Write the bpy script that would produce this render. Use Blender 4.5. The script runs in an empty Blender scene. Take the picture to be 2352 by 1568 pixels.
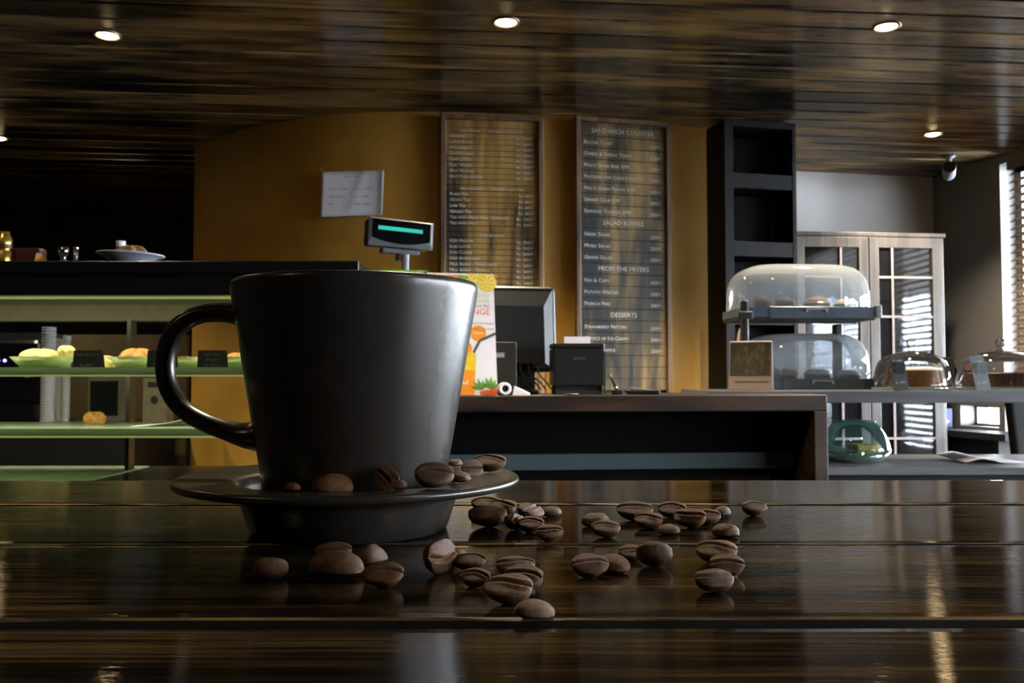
import bpy, math, random
from mathutils import Vector, Matrix, Euler
random.seed(7)
scene = bpy.context.scene
COL = scene.collection
PI = math.pi
E = 1.15                      # eye height above the floor
F = 2080.0                    # focal length in pixels of a 2352-wide frame
TP = 86 / F
PITCH = math.atan(TP)
TT = E - 0.0654               # table top height
def ray(px, py):
    a, b = (px - 1176) / F, (784 - py) / F
    cp, sp = math.cos(PITCH), math.sin(PITCH)
    return Vector((a, cp - b * sp, sp + b * cp))
def at(px, py, Y):
    d = ray(px, py); t = Y / d.y
    return Vector((d.x * t, Y, E + d.z * t))
def onz(px, py, z):
    d = ray(px, py); t = (z - E) / d.z
    return Vector((d.x * t, d.y * t, z))
def R(a): return math.radians(a)

# ------------------------------------------------------------------ materials
def new_mat(name):
    m = bpy.data.materials.new(name); m.use_nodes = True
    return m, m.node_tree, m.node_tree.nodes['Principled BSDF']
def nd(t, typ, **kw):
    n = t.nodes.new(typ)
    for k, v in kw.items():
        if k.startswith('_'): setattr(n, k[1:], v)
        else: n.inputs[k.replace('__', ' ')].default_value = v
    return n
def ramp(t, stops):
    n = t.nodes.new('ShaderNodeValToRGB'); cr = n.color_ramp
    while len(cr.elements) < len(stops): cr.elements.new(0.5)
    for e, (p, c) in zip(cr.elements, stops): e.position = p; e.color = (*c, 1)
    return n
def coords(t, scale=(1, 1, 1), loc=(0, 0, 0)):
    tc = t.nodes.new('ShaderNodeTexCoord'); mp = t.nodes.new('ShaderNodeMapping')
    mp.inputs['Scale'].default_value = scale; mp.inputs['Location'].default_value = loc
    t.links.new(tc.outputs['Object'], mp.inputs['Vector'])
    return mp.outputs['Vector']
def mat(name, c, rough=.5, metal=0., var=.15, scale=30., bump=0., bscale=None, spec=.5, coat=0., sub=0., emit=None, estr=0.):
    m, t, p = new_mat(name)
    v = coords(t)
    n = nd(t, 'ShaderNodeTexNoise', Scale=scale, Detail=4.)
    t.links.new(v, n.inputs['Vector'])
    lo = tuple(x * (1 - var) for x in c); hi = tuple(min(1, x * (1 + var)) for x in c)
    r = ramp(t, [(.3, lo), (.7, hi)])
    t.links.new(n.outputs['Fac'], r.inputs['Fac']); t.links.new(r.outputs['Color'], p.inputs['Base Color'])
    p.inputs['Roughness'].default_value = rough; p.inputs['Metallic'].default_value = metal
    p.inputs['Specular IOR Level'].default_value = spec
    if coat: p.inputs['Coat Weight'].default_value = coat; p.inputs['Coat Roughness'].default_value = .15
    if sub: p.inputs['Subsurface Weight'].default_value = sub; p.inputs['Subsurface Radius'].default_value = (.01, .006, .003)
    if emit: p.inputs['Emission Color'].default_value = (*emit, 1); p.inputs['Emission Strength'].default_value = estr
    if bump:
        n2 = nd(t, 'ShaderNodeTexNoise', Scale=bscale or scale * 4, Detail=3.)
        t.links.new(v, n2.inputs['Vector'])
        b = nd(t, 'ShaderNodeBump', Strength=bump, Distance=.002)
        t.links.new(n2.outputs['Fac'], b.inputs['Height']); t.links.new(b.outputs['Normal'], p.inputs['Normal'])
    return m
def emat(name, c, s):
    m, t, p = new_mat(name)
    n = nd(t, 'ShaderNodeTexNoise', Scale=8.); t.links.new(coords(t), n.inputs['Vector'])
    mr = nd(t, 'ShaderNodeMapRange'); mr.inputs['To Min'].default_value = s * .93; mr.inputs['To Max'].default_value = s * 1.07
    t.links.new(n.outputs['Fac'], mr.inputs['Value'])
    p.inputs['Base Color'].default_value = (*c, 1)
    p.inputs['Emission Color'].default_value = (*c, 1)
    t.links.new(mr.outputs['Result'], p.inputs['Emission Strength'])
    return m
def wood(name, stops, scale, rough=.4, bump=.3, plank=0., coat=0., big=1.2, spec=.5, rvar=.12, big_scale=None):
    """stretched grain; plank > 0 shifts the grain from board to board across local y"""
    m, t, p = new_mat(name)
    tc = t.nodes.new('ShaderNodeTexCoord'); src = tc.outputs['Object']
    if plank:
        sx = t.nodes.new('ShaderNodeSeparateXYZ'); t.links.new(src, sx.inputs[0])
        d = nd(t, 'ShaderNodeMath', _operation='DIVIDE'); t.links.new(sx.outputs['Y'], d.inputs[0]); d.inputs[1].default_value = plank
        fl = nd(t, 'ShaderNodeMath', _operation='FLOOR'); t.links.new(d.outputs[0], fl.inputs[0])
        wn = nd(t, 'ShaderNodeTexWhiteNoise', _noise_dimensions='1D'); t.links.new(fl.outputs[0], wn.inputs['W'])
        mu = nd(t, 'ShaderNodeVectorMath', _operation='MULTIPLY_ADD')
        t.links.new(wn.outputs['Color'], mu.inputs[0]); mu.inputs[1].default_value = (9, 0, 7); t.links.new(src, mu.inputs[2])
        src = mu.outputs[0]
    mp = t.nodes.new('ShaderNodeMapping'); mp.inputs['Scale'].default_value = scale; t.links.new(src, mp.inputs['Vector'])
    n1 = nd(t, 'ShaderNodeTexNoise', Scale=1., Detail=9., Roughness=.62, Distortion=.5); t.links.new(mp.outputs[0], n1.inputs['Vector'])
    mp2 = t.nodes.new('ShaderNodeMapping'); mp2.inputs['Scale'].default_value = big_scale or tuple(s * .23 for s in scale); t.links.new(src, mp2.inputs['Vector'])
    n2 = nd(t, 'ShaderNodeTexNoise', Scale=1., Detail=3.); t.links.new(mp2.outputs[0], n2.inputs['Vector'])
    mx = nd(t, 'ShaderNodeMath', _operation='MULTIPLY_ADD'); t.links.new(n2.outputs['Fac'], mx.inputs[0]); mx.inputs[1].default_value = big
    sb = nd(t, 'ShaderNodeMath', _operation='SUBTRACT'); t.links.new(n1.outputs['Fac'], sb.inputs[0]); sb.inputs[1].default_value = big * .5
    t.links.new(sb.outputs[0], mx.inputs[2])
    r = ramp(t, stops); t.links.new(mx.outputs[0], r.inputs['Fac']); col = r.outputs['Color']
    if plank:
        hs = t.nodes.new('ShaderNodeHueSaturation'); mr = nd(t, 'ShaderNodeMapRange'); mr.inputs['To Min'].default_value = .7; mr.inputs['To Max'].default_value = 1.35
        t.links.new(wn.outputs['Value'], mr.inputs['Value']); t.links.new(mr.outputs[0], hs.inputs['Value']); t.links.new(col, hs.inputs['Color']); col = hs.outputs['Color']
    t.links.new(col, p.inputs['Base Color'])
    rr = nd(t, 'ShaderNodeMapRange'); rr.inputs['To Min'].default_value = rough - rvar; rr.inputs['To Max'].default_value = rough + rvar
    t.links.new(n1.outputs['Fac'], rr.inputs['Value']); t.links.new(rr.outputs[0], p.inputs['Roughness'])
    p.inputs['Specular IOR Level'].default_value = spec
    if coat: p.inputs['Coat Weight'].default_value = coat; p.inputs['Coat Roughness'].default_value = .12
    if bump:
        b = nd(t, 'ShaderNodeBump', Strength=bump, Distance=.001)
        t.links.new(n1.outputs['Fac'], b.inputs['Height']); t.links.new(b.outputs['Normal'], p.inputs['Normal'])
        if coat: t.links.new(b.outputs['Normal'], p.inputs['Coat Normal'])
    return m
def glass(name, tint=(1, 1, 1), refl=1., base=.05, rough=.03, haze=0., hazecol=(.8, .85, .9)):
    """thin clear sheet: straight-through view with an angle-dependent mirror, and a little milky scatter"""
    m, t, p = new_mat(name); t.nodes.remove(p); out = t.nodes['Material Output']
    tr = nd(t, 'ShaderNodeBsdfTransparent', Color=(*tint, 1)); gl = nd(t, 'ShaderNodeBsdfGlossy', Roughness=rough)
    nz = nd(t, 'ShaderNodeTexNoise', Scale=14., Detail=2.); t.links.new(coords(t), nz.inputs['Vector'])
    bp = nd(t, 'ShaderNodeBump', Strength=.03, Distance=.002); t.links.new(nz.outputs['Fac'], bp.inputs['Height']); t.links.new(bp.outputs[0], gl.inputs['Normal'])
    lw = nd(t, 'ShaderNodeFresnel', IOR=1.5)
    ma = nd(t, 'ShaderNodeMath', _operation='MULTIPLY_ADD'); t.links.new(lw.outputs[0], ma.inputs[0]); ma.inputs[1].default_value = refl; ma.inputs[2].default_value = base
    ma.use_clamp = True
    mix = t.nodes.new('ShaderNodeMixShader'); t.links.new(ma.outputs[0], mix.inputs[0]); t.links.new(tr.outputs[0], mix.inputs[1]); t.links.new(gl.outputs[0], mix.inputs[2])
    last = mix
    if haze:
        df = nd(t, 'ShaderNodeBsdfDiffuse', Color=(*hazecol, 1)); tl = nd(t, 'ShaderNodeBsdfTranslucent', Color=(*hazecol, 1))
        ad = t.nodes.new('ShaderNodeMixShader'); ad.inputs[0].default_value = .5; t.links.new(df.outputs[0], ad.inputs[1]); t.links.new(tl.outputs[0], ad.inputs[2])
        m2 = t.nodes.new('ShaderNodeMixShader'); m2.inputs[0].default_value = haze; t.links.new(mix.outputs[0], m2.inputs[1]); t.links.new(ad.outputs[0], m2.inputs[2]); last = m2
    t.links.new(last.outputs[0], out.inputs['Surface'])
    return m

# ------------------------------------------------------------------ mesh builder
class MB:
    def __init__(s): s.v = []; s.f = []; s.mi = []; s.sm = []
    def add(s, verts, faces, m=0, smooth=False, M=None):
        o = len(s.v)
        for v in verts:
            v = Vector(v); s.v.append(M @ v if M is not None else v)
        for f in faces: s.f.append([i + o for i in f]); s.mi.append(m); s.sm.append(smooth)
        return s
    def box(s, x0, x1, y0, y1, z0, z1, m=0, M=None):
        v = [(x, y, z) for x in (x0, x1) for y in (y0, y1) for z in (z0, z1)]
        f = [(0, 1, 3, 2), (4, 6, 7, 5), (0, 4, 5, 1), (2, 3, 7, 6), (0, 2, 6, 4), (1, 5, 7, 3)]
        return s.add(v, f, m, False, M)
    def rbox(s, x0, x1, y0, y1, z0, z1, r=.005, m=0, M=None, n=3, axis='z'):
        """box with rounded vertical edges (axis = direction the rounded edges run) and a small chamfer top and bottom"""
        rng = {'x': (x0, x1), 'y': (y0, y1), 'z': (z0, z1)}
        ax = {'z': 'xyz', 'y': 'xzy', 'x': 'yzx'}[axis]
        (a0, a1), (b0, b1), (c0, c1) = rng[ax[0]], rng[ax[1]], rng[ax[2]]
        def ring(ins):
            rr = max(r - ins, r * .3); pts = []
            for cx, cy, st in ((a1 - r, b1 - r, 0), (a0 + r, b1 - r, 90), (a0 + r, b0 + r, 180), (a1 - r, b0 + r, 270)):
                for k in range(n + 1):
                    g = R(st + 90 * k / n); pts.append((cx + rr * math.cos(g), cy + rr * math.sin(g)))
            return pts
        ch = min(r * .5, (c1 - c0) * .3); L = [(ring(ch), c0), (ring(0), c0 + ch), (ring(0), c1 - ch), (ring(ch), c1)]
        N = len(L[0][0]); v = []
        ix = [ax.index(k) for k in 'xyz']
        for pts, c in L:
            for a, b in pts: q = (a, b, c); v.append((q[ix[0]], q[ix[1]], q[ix[2]]))
        f = []
        for k in range(3):
            for i in range(N): j = (i + 1) % N; f.append((k * N + i, k * N + j, (k + 1) * N + j, (k + 1) * N + i))
        f.append(tuple(reversed(range(N)))); f.append(tuple(range(3 * N, 4 * N)))
        return s.add(v, f, m, False, M)
    def lathe(s, prof, n=48, m=0, M=None, smooth=True, a0=0, a1=360):
        v = []; f = []; full = abs(a1 - a0) >= 360; k = n if full else n + 1
        for r, z in prof:
            for i in range(k):
                a = R(a0 + (a1 - a0) * i / n); v.append((r * math.cos(a), r * math.sin(a), z))
        for j in range(len(prof) - 1):
            for i in range(n):
                i2 = (i + 1) % k; f.append((j * k + i, j * k + i2, (j + 1) * k + i2, (j + 1) * k + i))
        return s.add(v, f, m, smooth, M)
    def tube(s, path, ra, rb=None, n=12, m=0, up=(0, 1, 0), M=None, caps=True):
        """sweep of an ellipse: ra in the plane across `up`, rb along `up`"""
        P = [Vector(p) for p in path]; v = []; f = []
        for i, p in enumerate(P):
            d = (P[min(i + 1, len(P) - 1)] - P[max(i - 1, 0)]).normalized(); u = Vector(up)
            sd = d.cross(u)
            if sd.length < 1e-4: sd = d.cross(Vector((1, 0, .01)))
            sd.normalize(); u = sd.cross(d).normalized()
            A = ra[i] if isinstance(ra, (list, tuple)) else ra; B = (rb[i] if isinstance(rb, (list, tuple)) else rb) if rb else A
            for k in range(n):
                g = 2 * PI * k / n; v.append(p + sd * A * math.cos(g) + u * B * math.sin(g))
        for i in range(len(P) - 1):
            for k in range(n): k2 = (k + 1) % n; f.append((i * n + k, i * n + k2, (i + 1) * n + k2, (i + 1) * n + k))
        if caps: f.append(tuple(reversed(range(n)))); f.append(tuple(range((len(P) - 1) * n, len(P) * n)))
        return s.add(v, f, m, True, M)
    def poly(s, pts, m=0, M=None): return s.add(pts, [tuple(range(len(pts)))], m, False, M)
    def grid(s, fn, nu, nv, m=0, smooth=True, M=None, wrap=False):
        v = [fn(i / nu, j / nv) for j in range(nv + 1) for i in range(nu + 1)]; w = nu + 1
        f = [(j * w + i, j * w + i + 1, (j + 1) * w + i + 1, (j + 1) * w + i) for j in range(nv) for i in range(nu)]
        return s.add(v, f, m, smooth, M)
    def build(s, name, mats, parent=None, loc=None, rz=0., bevel=0., subd=0, solid=0.):
        me = bpy.data.meshes.new(name); me.from_pydata([tuple(v) for v in s.v], [], s.f); me.update()
        for m in (mats if isinstance(mats, (list, tuple)) else [mats]): me.materials.append(m)
        for p, mi, sm in zip(me.polygons, s.mi, s.sm): p.material_index = mi; p.use_smooth = sm
        o = bpy.data.objects.new(name, me); COL.objects.link(o)
        if parent: o.parent = parent
        if loc is not None: o.location = loc
        o.rotation_euler.z = rz
        if solid: d = o.modifiers.new('solid', 'SOLIDIFY'); d.thickness = solid; d.offset = -1
        if bevel:
            b = o.modifiers.new('bevel', 'BEVEL'); b.width = bevel; b.segments = 2; b.limit_method = 'ANGLE'; b.angle_limit = R(40)
        if subd: b = o.modifiers.new('sub', 'SUBSURF'); b.levels = subd; b.render_levels = subd
        return o
def tag(o, label, cat, group=None):
    o['label'] = label; o['category'] = cat
    if group: o['group'] = group
    return o
def thing(name, loc, label, cat, rz=0., group=None):
    o = bpy.data.objects.new(name, None); COL.objects.link(o); o.empty_display_size = .05
    o.location = loc; o.rotation_euler.z = rz
    return tag(o, label, cat, group)
def struct(o): o['kind'] = 'structure'; return o

_tc = {}
def text_geo(s, size, align='LEFT', caps=False):
    """outlines of a line of lettering as (verts, faces) in the XY plane"""
    key = (s, size, align, caps)
    if key in _tc: return _tc[key]
    cu = bpy.data.curves.new('lettering', 'FONT'); cu.body = s; cu.size = size; cu.align_x = align; cu.resolution_u = 2; cu.fill_mode = 'FRONT'
    if caps:
        cu.small_caps_scale = .78
        for ch in cu.body_format: ch.use_small_caps = True
    o = bpy.data.objects.new('lettering', cu); me = o.to_mesh()
    r = ([v.co.copy() for v in me.vertices], [tuple(p.vertices) for p in me.polygons])
    o.to_mesh_clear(); bpy.data.objects.remove(o); bpy.data.curves.remove(cu)
    _tc[key] = r; return r
def text(mb, s, x, z, size, y=0., align='LEFT', caps=False, m=0, M=None, maxw=None):
    """lettering standing upright in the local XZ plane, facing -y"""
    v, f = text_geo(s, size, align, caps); k = 1.
    if maxw and v:
        w = max(p.x for p in v) - min(p.x for p in v)
        if w > maxw: k = maxw / w
    mb.add([(x + p.x * k, y, z + p.y) for p in v], f, m, False, M)
def disc(mb, x, z, rx, rz, y=0., n=28, m=0, M=None, a0=0, a1=360):
    pts = [(x + rx * math.cos(R(a0 + (a1 - a0) * i / n)), y, z + rz * math.sin(R(a0 + (a1 - a0) * i / n))) for i in range(n if a1 - a0 >= 360 else n + 1)]
    mb.poly(pts, m, M)
# ------------------------------------------------------------------ palette
def G(r, g, b):                       # sRGB bytes to linear
    return tuple(((c / 255) / 12.92 if c / 255 <= .04045 else ((c / 255 + .055) / 1.055) ** 2.4) for c in (r, g, b))
M_black = mat('black_plastic', G(24, 24, 26), .38, var=.1)
M_dull = mat('matt_black', G(14, 13, 13), .7, var=.1)
M_grey = mat('grey_plastic', G(120, 126, 134), .45)
M_dgrey = mat('dark_grey_plastic', G(50, 54, 60), .4)
M_paper = mat('white_paper', G(242, 240, 250), .85, var=.03)
M_white = mat('white_gloss', G(235, 235, 238), .3, var=.03)
M_ink = mat('grey_ink', G(120, 118, 125), .9)
M_chalk = mat('painted_lettering', G(238, 232, 226), .8, var=.2, scale=60)
M_chrome = mat('chrome', G(215, 215, 220), .12, 1., var=.03)
M_steel = mat('brushed_steel', G(180, 182, 186), .3, 1., var=.06)
M_slab = wood('grey_stained_wood', [(.25, G(70, 73, 80)), (.75, G(104, 109, 118))], (3, 40, 40), .35, .15)
M_glaze = None
M_ochre = None

# ------------------------------------------------------------------ room shell
CZ = E + 1.21
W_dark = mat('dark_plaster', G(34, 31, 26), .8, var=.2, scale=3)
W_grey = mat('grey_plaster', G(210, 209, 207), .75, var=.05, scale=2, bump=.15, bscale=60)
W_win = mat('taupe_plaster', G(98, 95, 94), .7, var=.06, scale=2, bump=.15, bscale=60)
M_floor = wood('floor_boards', [(.3, G(20, 15, 12)), (.7, G(38, 29, 22))], (2, 22, 10), .4, .2, plank=.14)
struct(MB().box(-5.4, 5.2, -3.8, 7.0, -.1, 0).build('floor', M_floor))
# ceiling of separate boards, running a few degrees off square to the camera
M_ceil = wood('stained_ceiling_boards', [(.28, G(18, 17, 15)), (.42, G(62, 54, 41)), (.55, G(120, 100, 67)), (.72, G(178, 148, 100))], (3.2, 30, 8), .30, .8, plank=.135, big=1.5, coat=.9, big_scale=(1.5, 6, 6))
cm = MB(); PW = .135
for k in range(-29, 54):
    y0 = k * PW
    v = []; c = .006
    for x in (-7.5, 7.5): v += [(x, y0 + .003, .022), (x, y0 + .003, c), (x, y0 + .003 + c, 0), (x, y0 + PW - .003 - c, 0), (x, y0 + PW - .003, c), (x, y0 + PW - .003, .022)]
    cm.add(v, [(i, i + 1, i + 7, i + 6) for i in range(5)])
cm.box(-7.6, 7.6, -4.2, 7.6, .022, .1, 1)
struct(cm.build('ceiling', [M_ceil, M_dull], loc=(0, 0, CZ), rz=R(5)))
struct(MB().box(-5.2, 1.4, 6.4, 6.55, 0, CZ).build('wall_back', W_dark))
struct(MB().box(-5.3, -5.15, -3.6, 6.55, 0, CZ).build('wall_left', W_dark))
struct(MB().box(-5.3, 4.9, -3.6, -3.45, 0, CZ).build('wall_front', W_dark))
# pale wall behind the glazed cabinet
CRN = Vector((2.53, 5.40, 0)); UH = Vector((math.cos(R(11)), math.sin(R(11)), 0))
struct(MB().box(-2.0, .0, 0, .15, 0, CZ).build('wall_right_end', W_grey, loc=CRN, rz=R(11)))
# window wall on the right: local x runs from the corner towards the photographer, local y points outdoors
RW = R(-78); SILL, HEAD = .62, 2.31
WINS = [(.545, 2.25), (2.5, 4.2), (4.45, 6.15), (6.4, 7.3)]
wm = MB(); e = 0.
LOWW = (.20, .50, E - .265, E - .15)
for a, b in WINS:
    if e == 0.:
        x0, x1, z0, z1 = LOWW
        wm.box(0, x0, 0, .18, 0, CZ); wm.box(x1, a, 0, .18, 0, CZ); wm.box(x0, x1, 0, .18, 0, z0); wm.box(x0, x1, 0, .18, z1, CZ)
    else: wm.box(e, a, 0, .18, 0, CZ)
    wm.box(a, b, 0, .18, 0, SILL); wm.box(a, b, 0, .18, HEAD, CZ); e = b
wm.box(e, 9.4, 0, .18, 0, CZ)
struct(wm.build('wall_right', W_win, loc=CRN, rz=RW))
M_frame = mat('window_frame_paint', G(150, 142, 130), .5)
M_pane = glass('window_glass', (1, 1, 1), .6, .02, .02)
M_slat = wood('blind_slat_wood', [(.3, G(74, 60, 48)), (.7, G(112, 94, 76))], (3, 30, 30), .4, .1)
for i, (a, b) in enumerate(WINS + [(LOWW[0], LOWW[1])]):
    z0, z1 = (SILL, HEAD) if i < len(WINS) else LOWW[2:]
    fm = MB(); w = .04 if i < len(WINS) else .012
    for q in ((a, b, z0, z0 + w), (a, b, z1 - w, z1), (a, a + w, z0 + w, z1 - w), (b - w, b, z0 + w, z1 - w)): fm.box(q[0], q[1], .10, .15, q[2], q[3])
    if i < len(WINS): fm.box((a + b) / 2 - .02, (a + b) / 2 + .02, .10, .15, z0 + w, z1 - w)
    o = struct(fm.build('window_%d' % (i + 1), M_frame, loc=CRN, rz=RW))
    MB().box(a + w, b - w, .122, .126, z0 + w, z1 - w).build('glass_pane', M_pane, o)
bl = None
BLIND = ['wooden venetian blind at the window nearest the glazed cabinet', 'wooden venetian blind on the second window from the glazed cabinet',
         'wooden venetian blind on the third window from the glazed cabinet', 'wooden venetian blind on the window farthest from the glazed cabinet']
for i, (a, b) in enumerate(WINS):
    a2 = a + (.065 if i == 0 else .02)
    o = thing('venetian_blind', CRN, BLIND[i], 'blind', RW, 'venetian blinds on the window wall')
    sm = MB(); z = HEAD - .06; tl = R((34, 40, 44, 44)[i])
    while z > SILL + .03:
        Mx = Matrix.Translation((0, .02, z)) @ Matrix.Rotation(tl, 4, 'X'); sm.box(a2, b, -.025, .025, -.0014, .0014, 0, Mx); z -= .042
    sm.build('slats', M_slat, o)
    MB().box(a2, b, -.012, .05, HEAD - .045, HEAD - .001).build('head_rail', M_slat, o)
    cd = MB()
    for x in (a2 + .12, (a2 + b) / 2, b - .12): cd.box(x - .002, x + .002, -.008, -.004, SILL + .02, HEAD - .03)
    cd.build('cords', M_dull, o)

# curved ochre wall behind the till
cw = [(-1.70, 6.42), (-1.69, 5.2), (-1.68, 4.75), (-1.62, 4.655), (-1.5, 4.53), (-1.35, 4.385), (-1.18, 4.27), (-.95, 4.15), (-.77, 4.09), (-.58, 4.062), (-.33, 4.066), (-.07, 4.092), (.28, 4.155), (.5, 4.21), (.75, 4.285), (.98, 4.36), (1.3, 4.48), (1.32, 5.3)]
m, t, p = new_mat('ochre_limewash'); M_ochre = m
v = coords(t); n1 = nd(t, 'ShaderNodeTexNoise', Scale=1.6, Detail=8., Roughness=.6); t.links.new(v, n1.inputs['Vector'])
r_ = ramp(t, [(.25, G(178, 128, 46)), (.5, G(216, 164, 70)), (.75, G(226, 180, 96))]); t.links.new(n1.outputs['Fac'], r_.inputs['Fac']); t.links.new(r_.outputs[0], p.inputs['Base Color'])
n2 = nd(t, 'ShaderNodeTexNoise', Scale=9., Detail=6.); t.links.new(v, n2.inputs['Vector']); b_ = nd(t, 'ShaderNodeBump', Strength=.25, Distance=.01)
t.links.new(n2.outputs['Fac'], b_.inputs['Height']); t.links.new(b_.outputs[0], p.inputs['Normal']); p.inputs['Roughness'].default_value = .5
wmb = MB()
def catm(P, n=6):
    out = []
    for i in range(len(P) - 1):
        p0, p1, p2, p3 = [Vector(P[max(0, min(len(P) - 1, i + k))]) for k in (-1, 0, 1, 2)]
        for j in range(n):
            s = j / n; out.append(.5 * ((2 * p1) + (p2 - p0) * s + (2 * p0 - 5 * p1 + 4 * p2 - p3) * s * s + (3 * p1 - p0 - 3 * p2 + p3) * s ** 3))
    out.append(Vector(P[-1])); return out
cs = [Vector(cw[0]), Vector(cw[1])] + catm([(a, b) for a, b in cw[2:17]], 5) + [Vector(cw[17])]
for lo_, hi_ in ((0, 2), (1, len(cs) - 1), (len(cs) - 2, len(cs))):
    seg = cs[lo_:hi_]; n_ = len(seg)
    wmb.add([(q.x, q.y, z) for z in (0, CZ + .01) for q in seg], [(i, i + 1, n_ + i + 1, n_ + i) for i in range(n_ - 1)], 0, True)
struct(wmb.build('wall_curved', M_ochre))

# ------------------------------------------------------------------ recessed downlights
M_bulb = emat('warm_lamp_face', (1., .72, .36), 55.)
M_trim = mat('downlight_trim', G(150, 140, 120), .35, .6)
def downlight(x, y, label, watts=90):
    o = thing('downlight', (x, y, CZ), label, 'ceiling light', 0, 'recessed downlights')
    MB().lathe([(.034, .03), (.035, -.002), (.041, -.006), (.048, -.004), (.048, 0)], 32).build('trim_ring', M_trim, o)
    MB().lathe([(.001, -.0125), (.016, -.0105), (.027, -.006), (.033, 0), (.034, .004)], 28).build('lamp_face', M_bulb, o)
    l = bpy.data.lights.new('downlight_beam', 'SPOT'); l.energy = watts; l.color = (1., .83, .58); l.spot_size = R(120); l.spot_blend = .8; l.shadow_soft_size = .03
    lo = bpy.data.objects.new('downlight_beam', l); COL.objects.link(lo); lo.parent = o; lo.location = (0, 0, -.05)
    return o
def ceil_at(px, py): return onz(px, py, CZ - .004)
for px, py, lb in ((247, 83, 'glowing round downlight in the ceiling at top left, above the mug handle'),
                   (1162, 53, 'glowing round downlight at top centre of the ceiling, above the menu boards'),
                   (2036, 63, 'glowing round downlight at top right, on the brightly lit ceiling boards'),
                   (2143, 309, 'small glowing downlight nearest the security camera'),
                   (-4, 318, 'small glowing downlight cut by the left edge, above the dark kitchen')):
    q = ceil_at(px, py); downlight(q.x, q.y, lb, 55 if px < 900 else 130)
for x, y, wt in ((-1.4, 1.5, 25), (0, 1.45, 85), (1.35, 1.5, 95), (-1.4, -.4, 20), (1.3, -.4, 70), (-2.9, 3.1, 25)):
    downlight(x, y, 'downlight in the part of the ceiling outside the picture', wt)

# ------------------------------------------------------------------ security camera
c = at(2180, 393, 4.86)
o = thing('security_camera', (c.x, c.y, CZ), 'small grey bullet security camera hanging under the ceiling by the right-hand corner', 'camera', R(-24))
dz = c.z - CZ
MB().lathe([(.001, 0), (.035, 0), (.035, -.012), (.014, -.02), (.012, -.05), (.001, -.05)], 24).build('mount', M_grey, o)
Mx = Matrix.Translation((0, 0, dz)) @ Matrix.Rotation(R(76), 4, 'X')
MB().lathe([(.001, -.06), (.03, -.055), (.034, -.04), (.034, .05), (.031, .052)], 28, M=Mx).build('housing', M_grey, o)
MB().lathe([(.031, .046), (.001, .046)], 28, M=Mx).build('lens', M_black, o)

# ------------------------------------------------------------------ menu boards
M_board = wood('aged_menu_planks', [(.24, G(42, 42, 38)), (.38, G(138, 106, 58)), (.58, G(188, 148, 82)), (.78, G(214, 176, 112))], (16, 1, 2.0), .5, .3, big=1.5)
M_board2 = wood('dark_aged_menu_planks', [(.30, G(36, 38, 38)), (.46, G(96, 82, 54)), (.62, G(156, 128, 78)), (.84, G(190, 154, 96))], (17, 1, 2.6), .5, .3, big=1.7)
M_bframe = wood('menu_frame_wood', [(.3, G(84, 62, 44)), (.7, G(150, 120, 92))], (30, 30, 3), .45, .2)
L1 = [('H', 'Hot Coffee   -   with Lavazza Espresso', ''), ('R', 'Espresso', 'Rs. 200/+'), ('R', 'Long Black', 'Rs. 200/+'), ('R', 'Macchiato', 'Rs. 250/+'), ('R', 'Cappuccino', 'Rs. 250/+'), ('R', 'Cafe Latte', 'Rs. 250/+'), ('R', 'Flat White', 'Rs. 250/+'), ('R', 'Hot Mocha', 'Rs. 250/+'), ('R', 'Hot Chocolate', 'Rs. 200/+'), None,
      ('H', 'Hot Beverages   -   with Sri Lankan Tea', ''), ('R', 'Plain Tea', 'Rs. 50/+'), ('R', 'Green Tea', 'Rs. 80/+'), ('R', 'Lime Tea', 'Rs. 80/+'), ('R', 'Ginger Tea', 'Rs. 80/+'), ('R', 'Tea with Fresh Milk (Seperate)', 'Rs. 150/+'), ('R', 'Tea with Milk', 'Rs. 100/+'), None,
      ('H', 'Cold Beverages', ''), ('R', 'Iced Mocha', 'Rs. 250/+'), ('R', 'Iced Latte', 'Rs. 200/+'), ('R', 'Iced Coffee', 'Rs. 200/+'), ('R', 'Iced Americano', 'Rs. 200/+'), ('R', 'Milk Shake - Chocolate', 'Rs. 260/+'), ('R', 'Milk Shake - Vanilla', 'Rs. 260/+'), ('R', 'Milk Shake - Strawberry', 'Rs. 260/+'), ('R', '', 'Rs. 100/+'), ('R', '', 'Rs. 100/+')] + [None] * 19
L2 = [('H', 'SANDWICH COUNTER', ''), ('R', 'Bacon Toast', '250/+'), ('R', 'Cheese & Garlic Toast', '250/+'), ('R', 'Multi Grain Beef S/W', '250/+'), ('R', 'Multigrain Ham, Cheese & Egg S/W', '270/+'), ('R', 'Multi Grain Prawn S/W', '300/+'), ('R', 'Grand Club S/W', '400/+'), ('R', 'Seafood Toasted S/W', '280/+'),
      ('H', 'SALAD BOWLS', ''), ('R', 'Greek Salad', '250/+'), ('R', 'Mixed Salad', '250/+'), ('R', 'Grand Salad', '350/+'), ('H', 'FROM THE FRYERS', ''), ('R', 'Fish & Chips', '450/+'), ('R', 'Potato Wedges', '350/+'), ('R', 'French Fries', '300/+'), ('H', 'DESSERTS', ''), ('R', 'Strawberry Fritters', '250/+'), ('R', 'Choice of Ice-Cream', '200/+'), ('R', 'Fried Pineapple', '250/+'), None, None, None]
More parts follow.
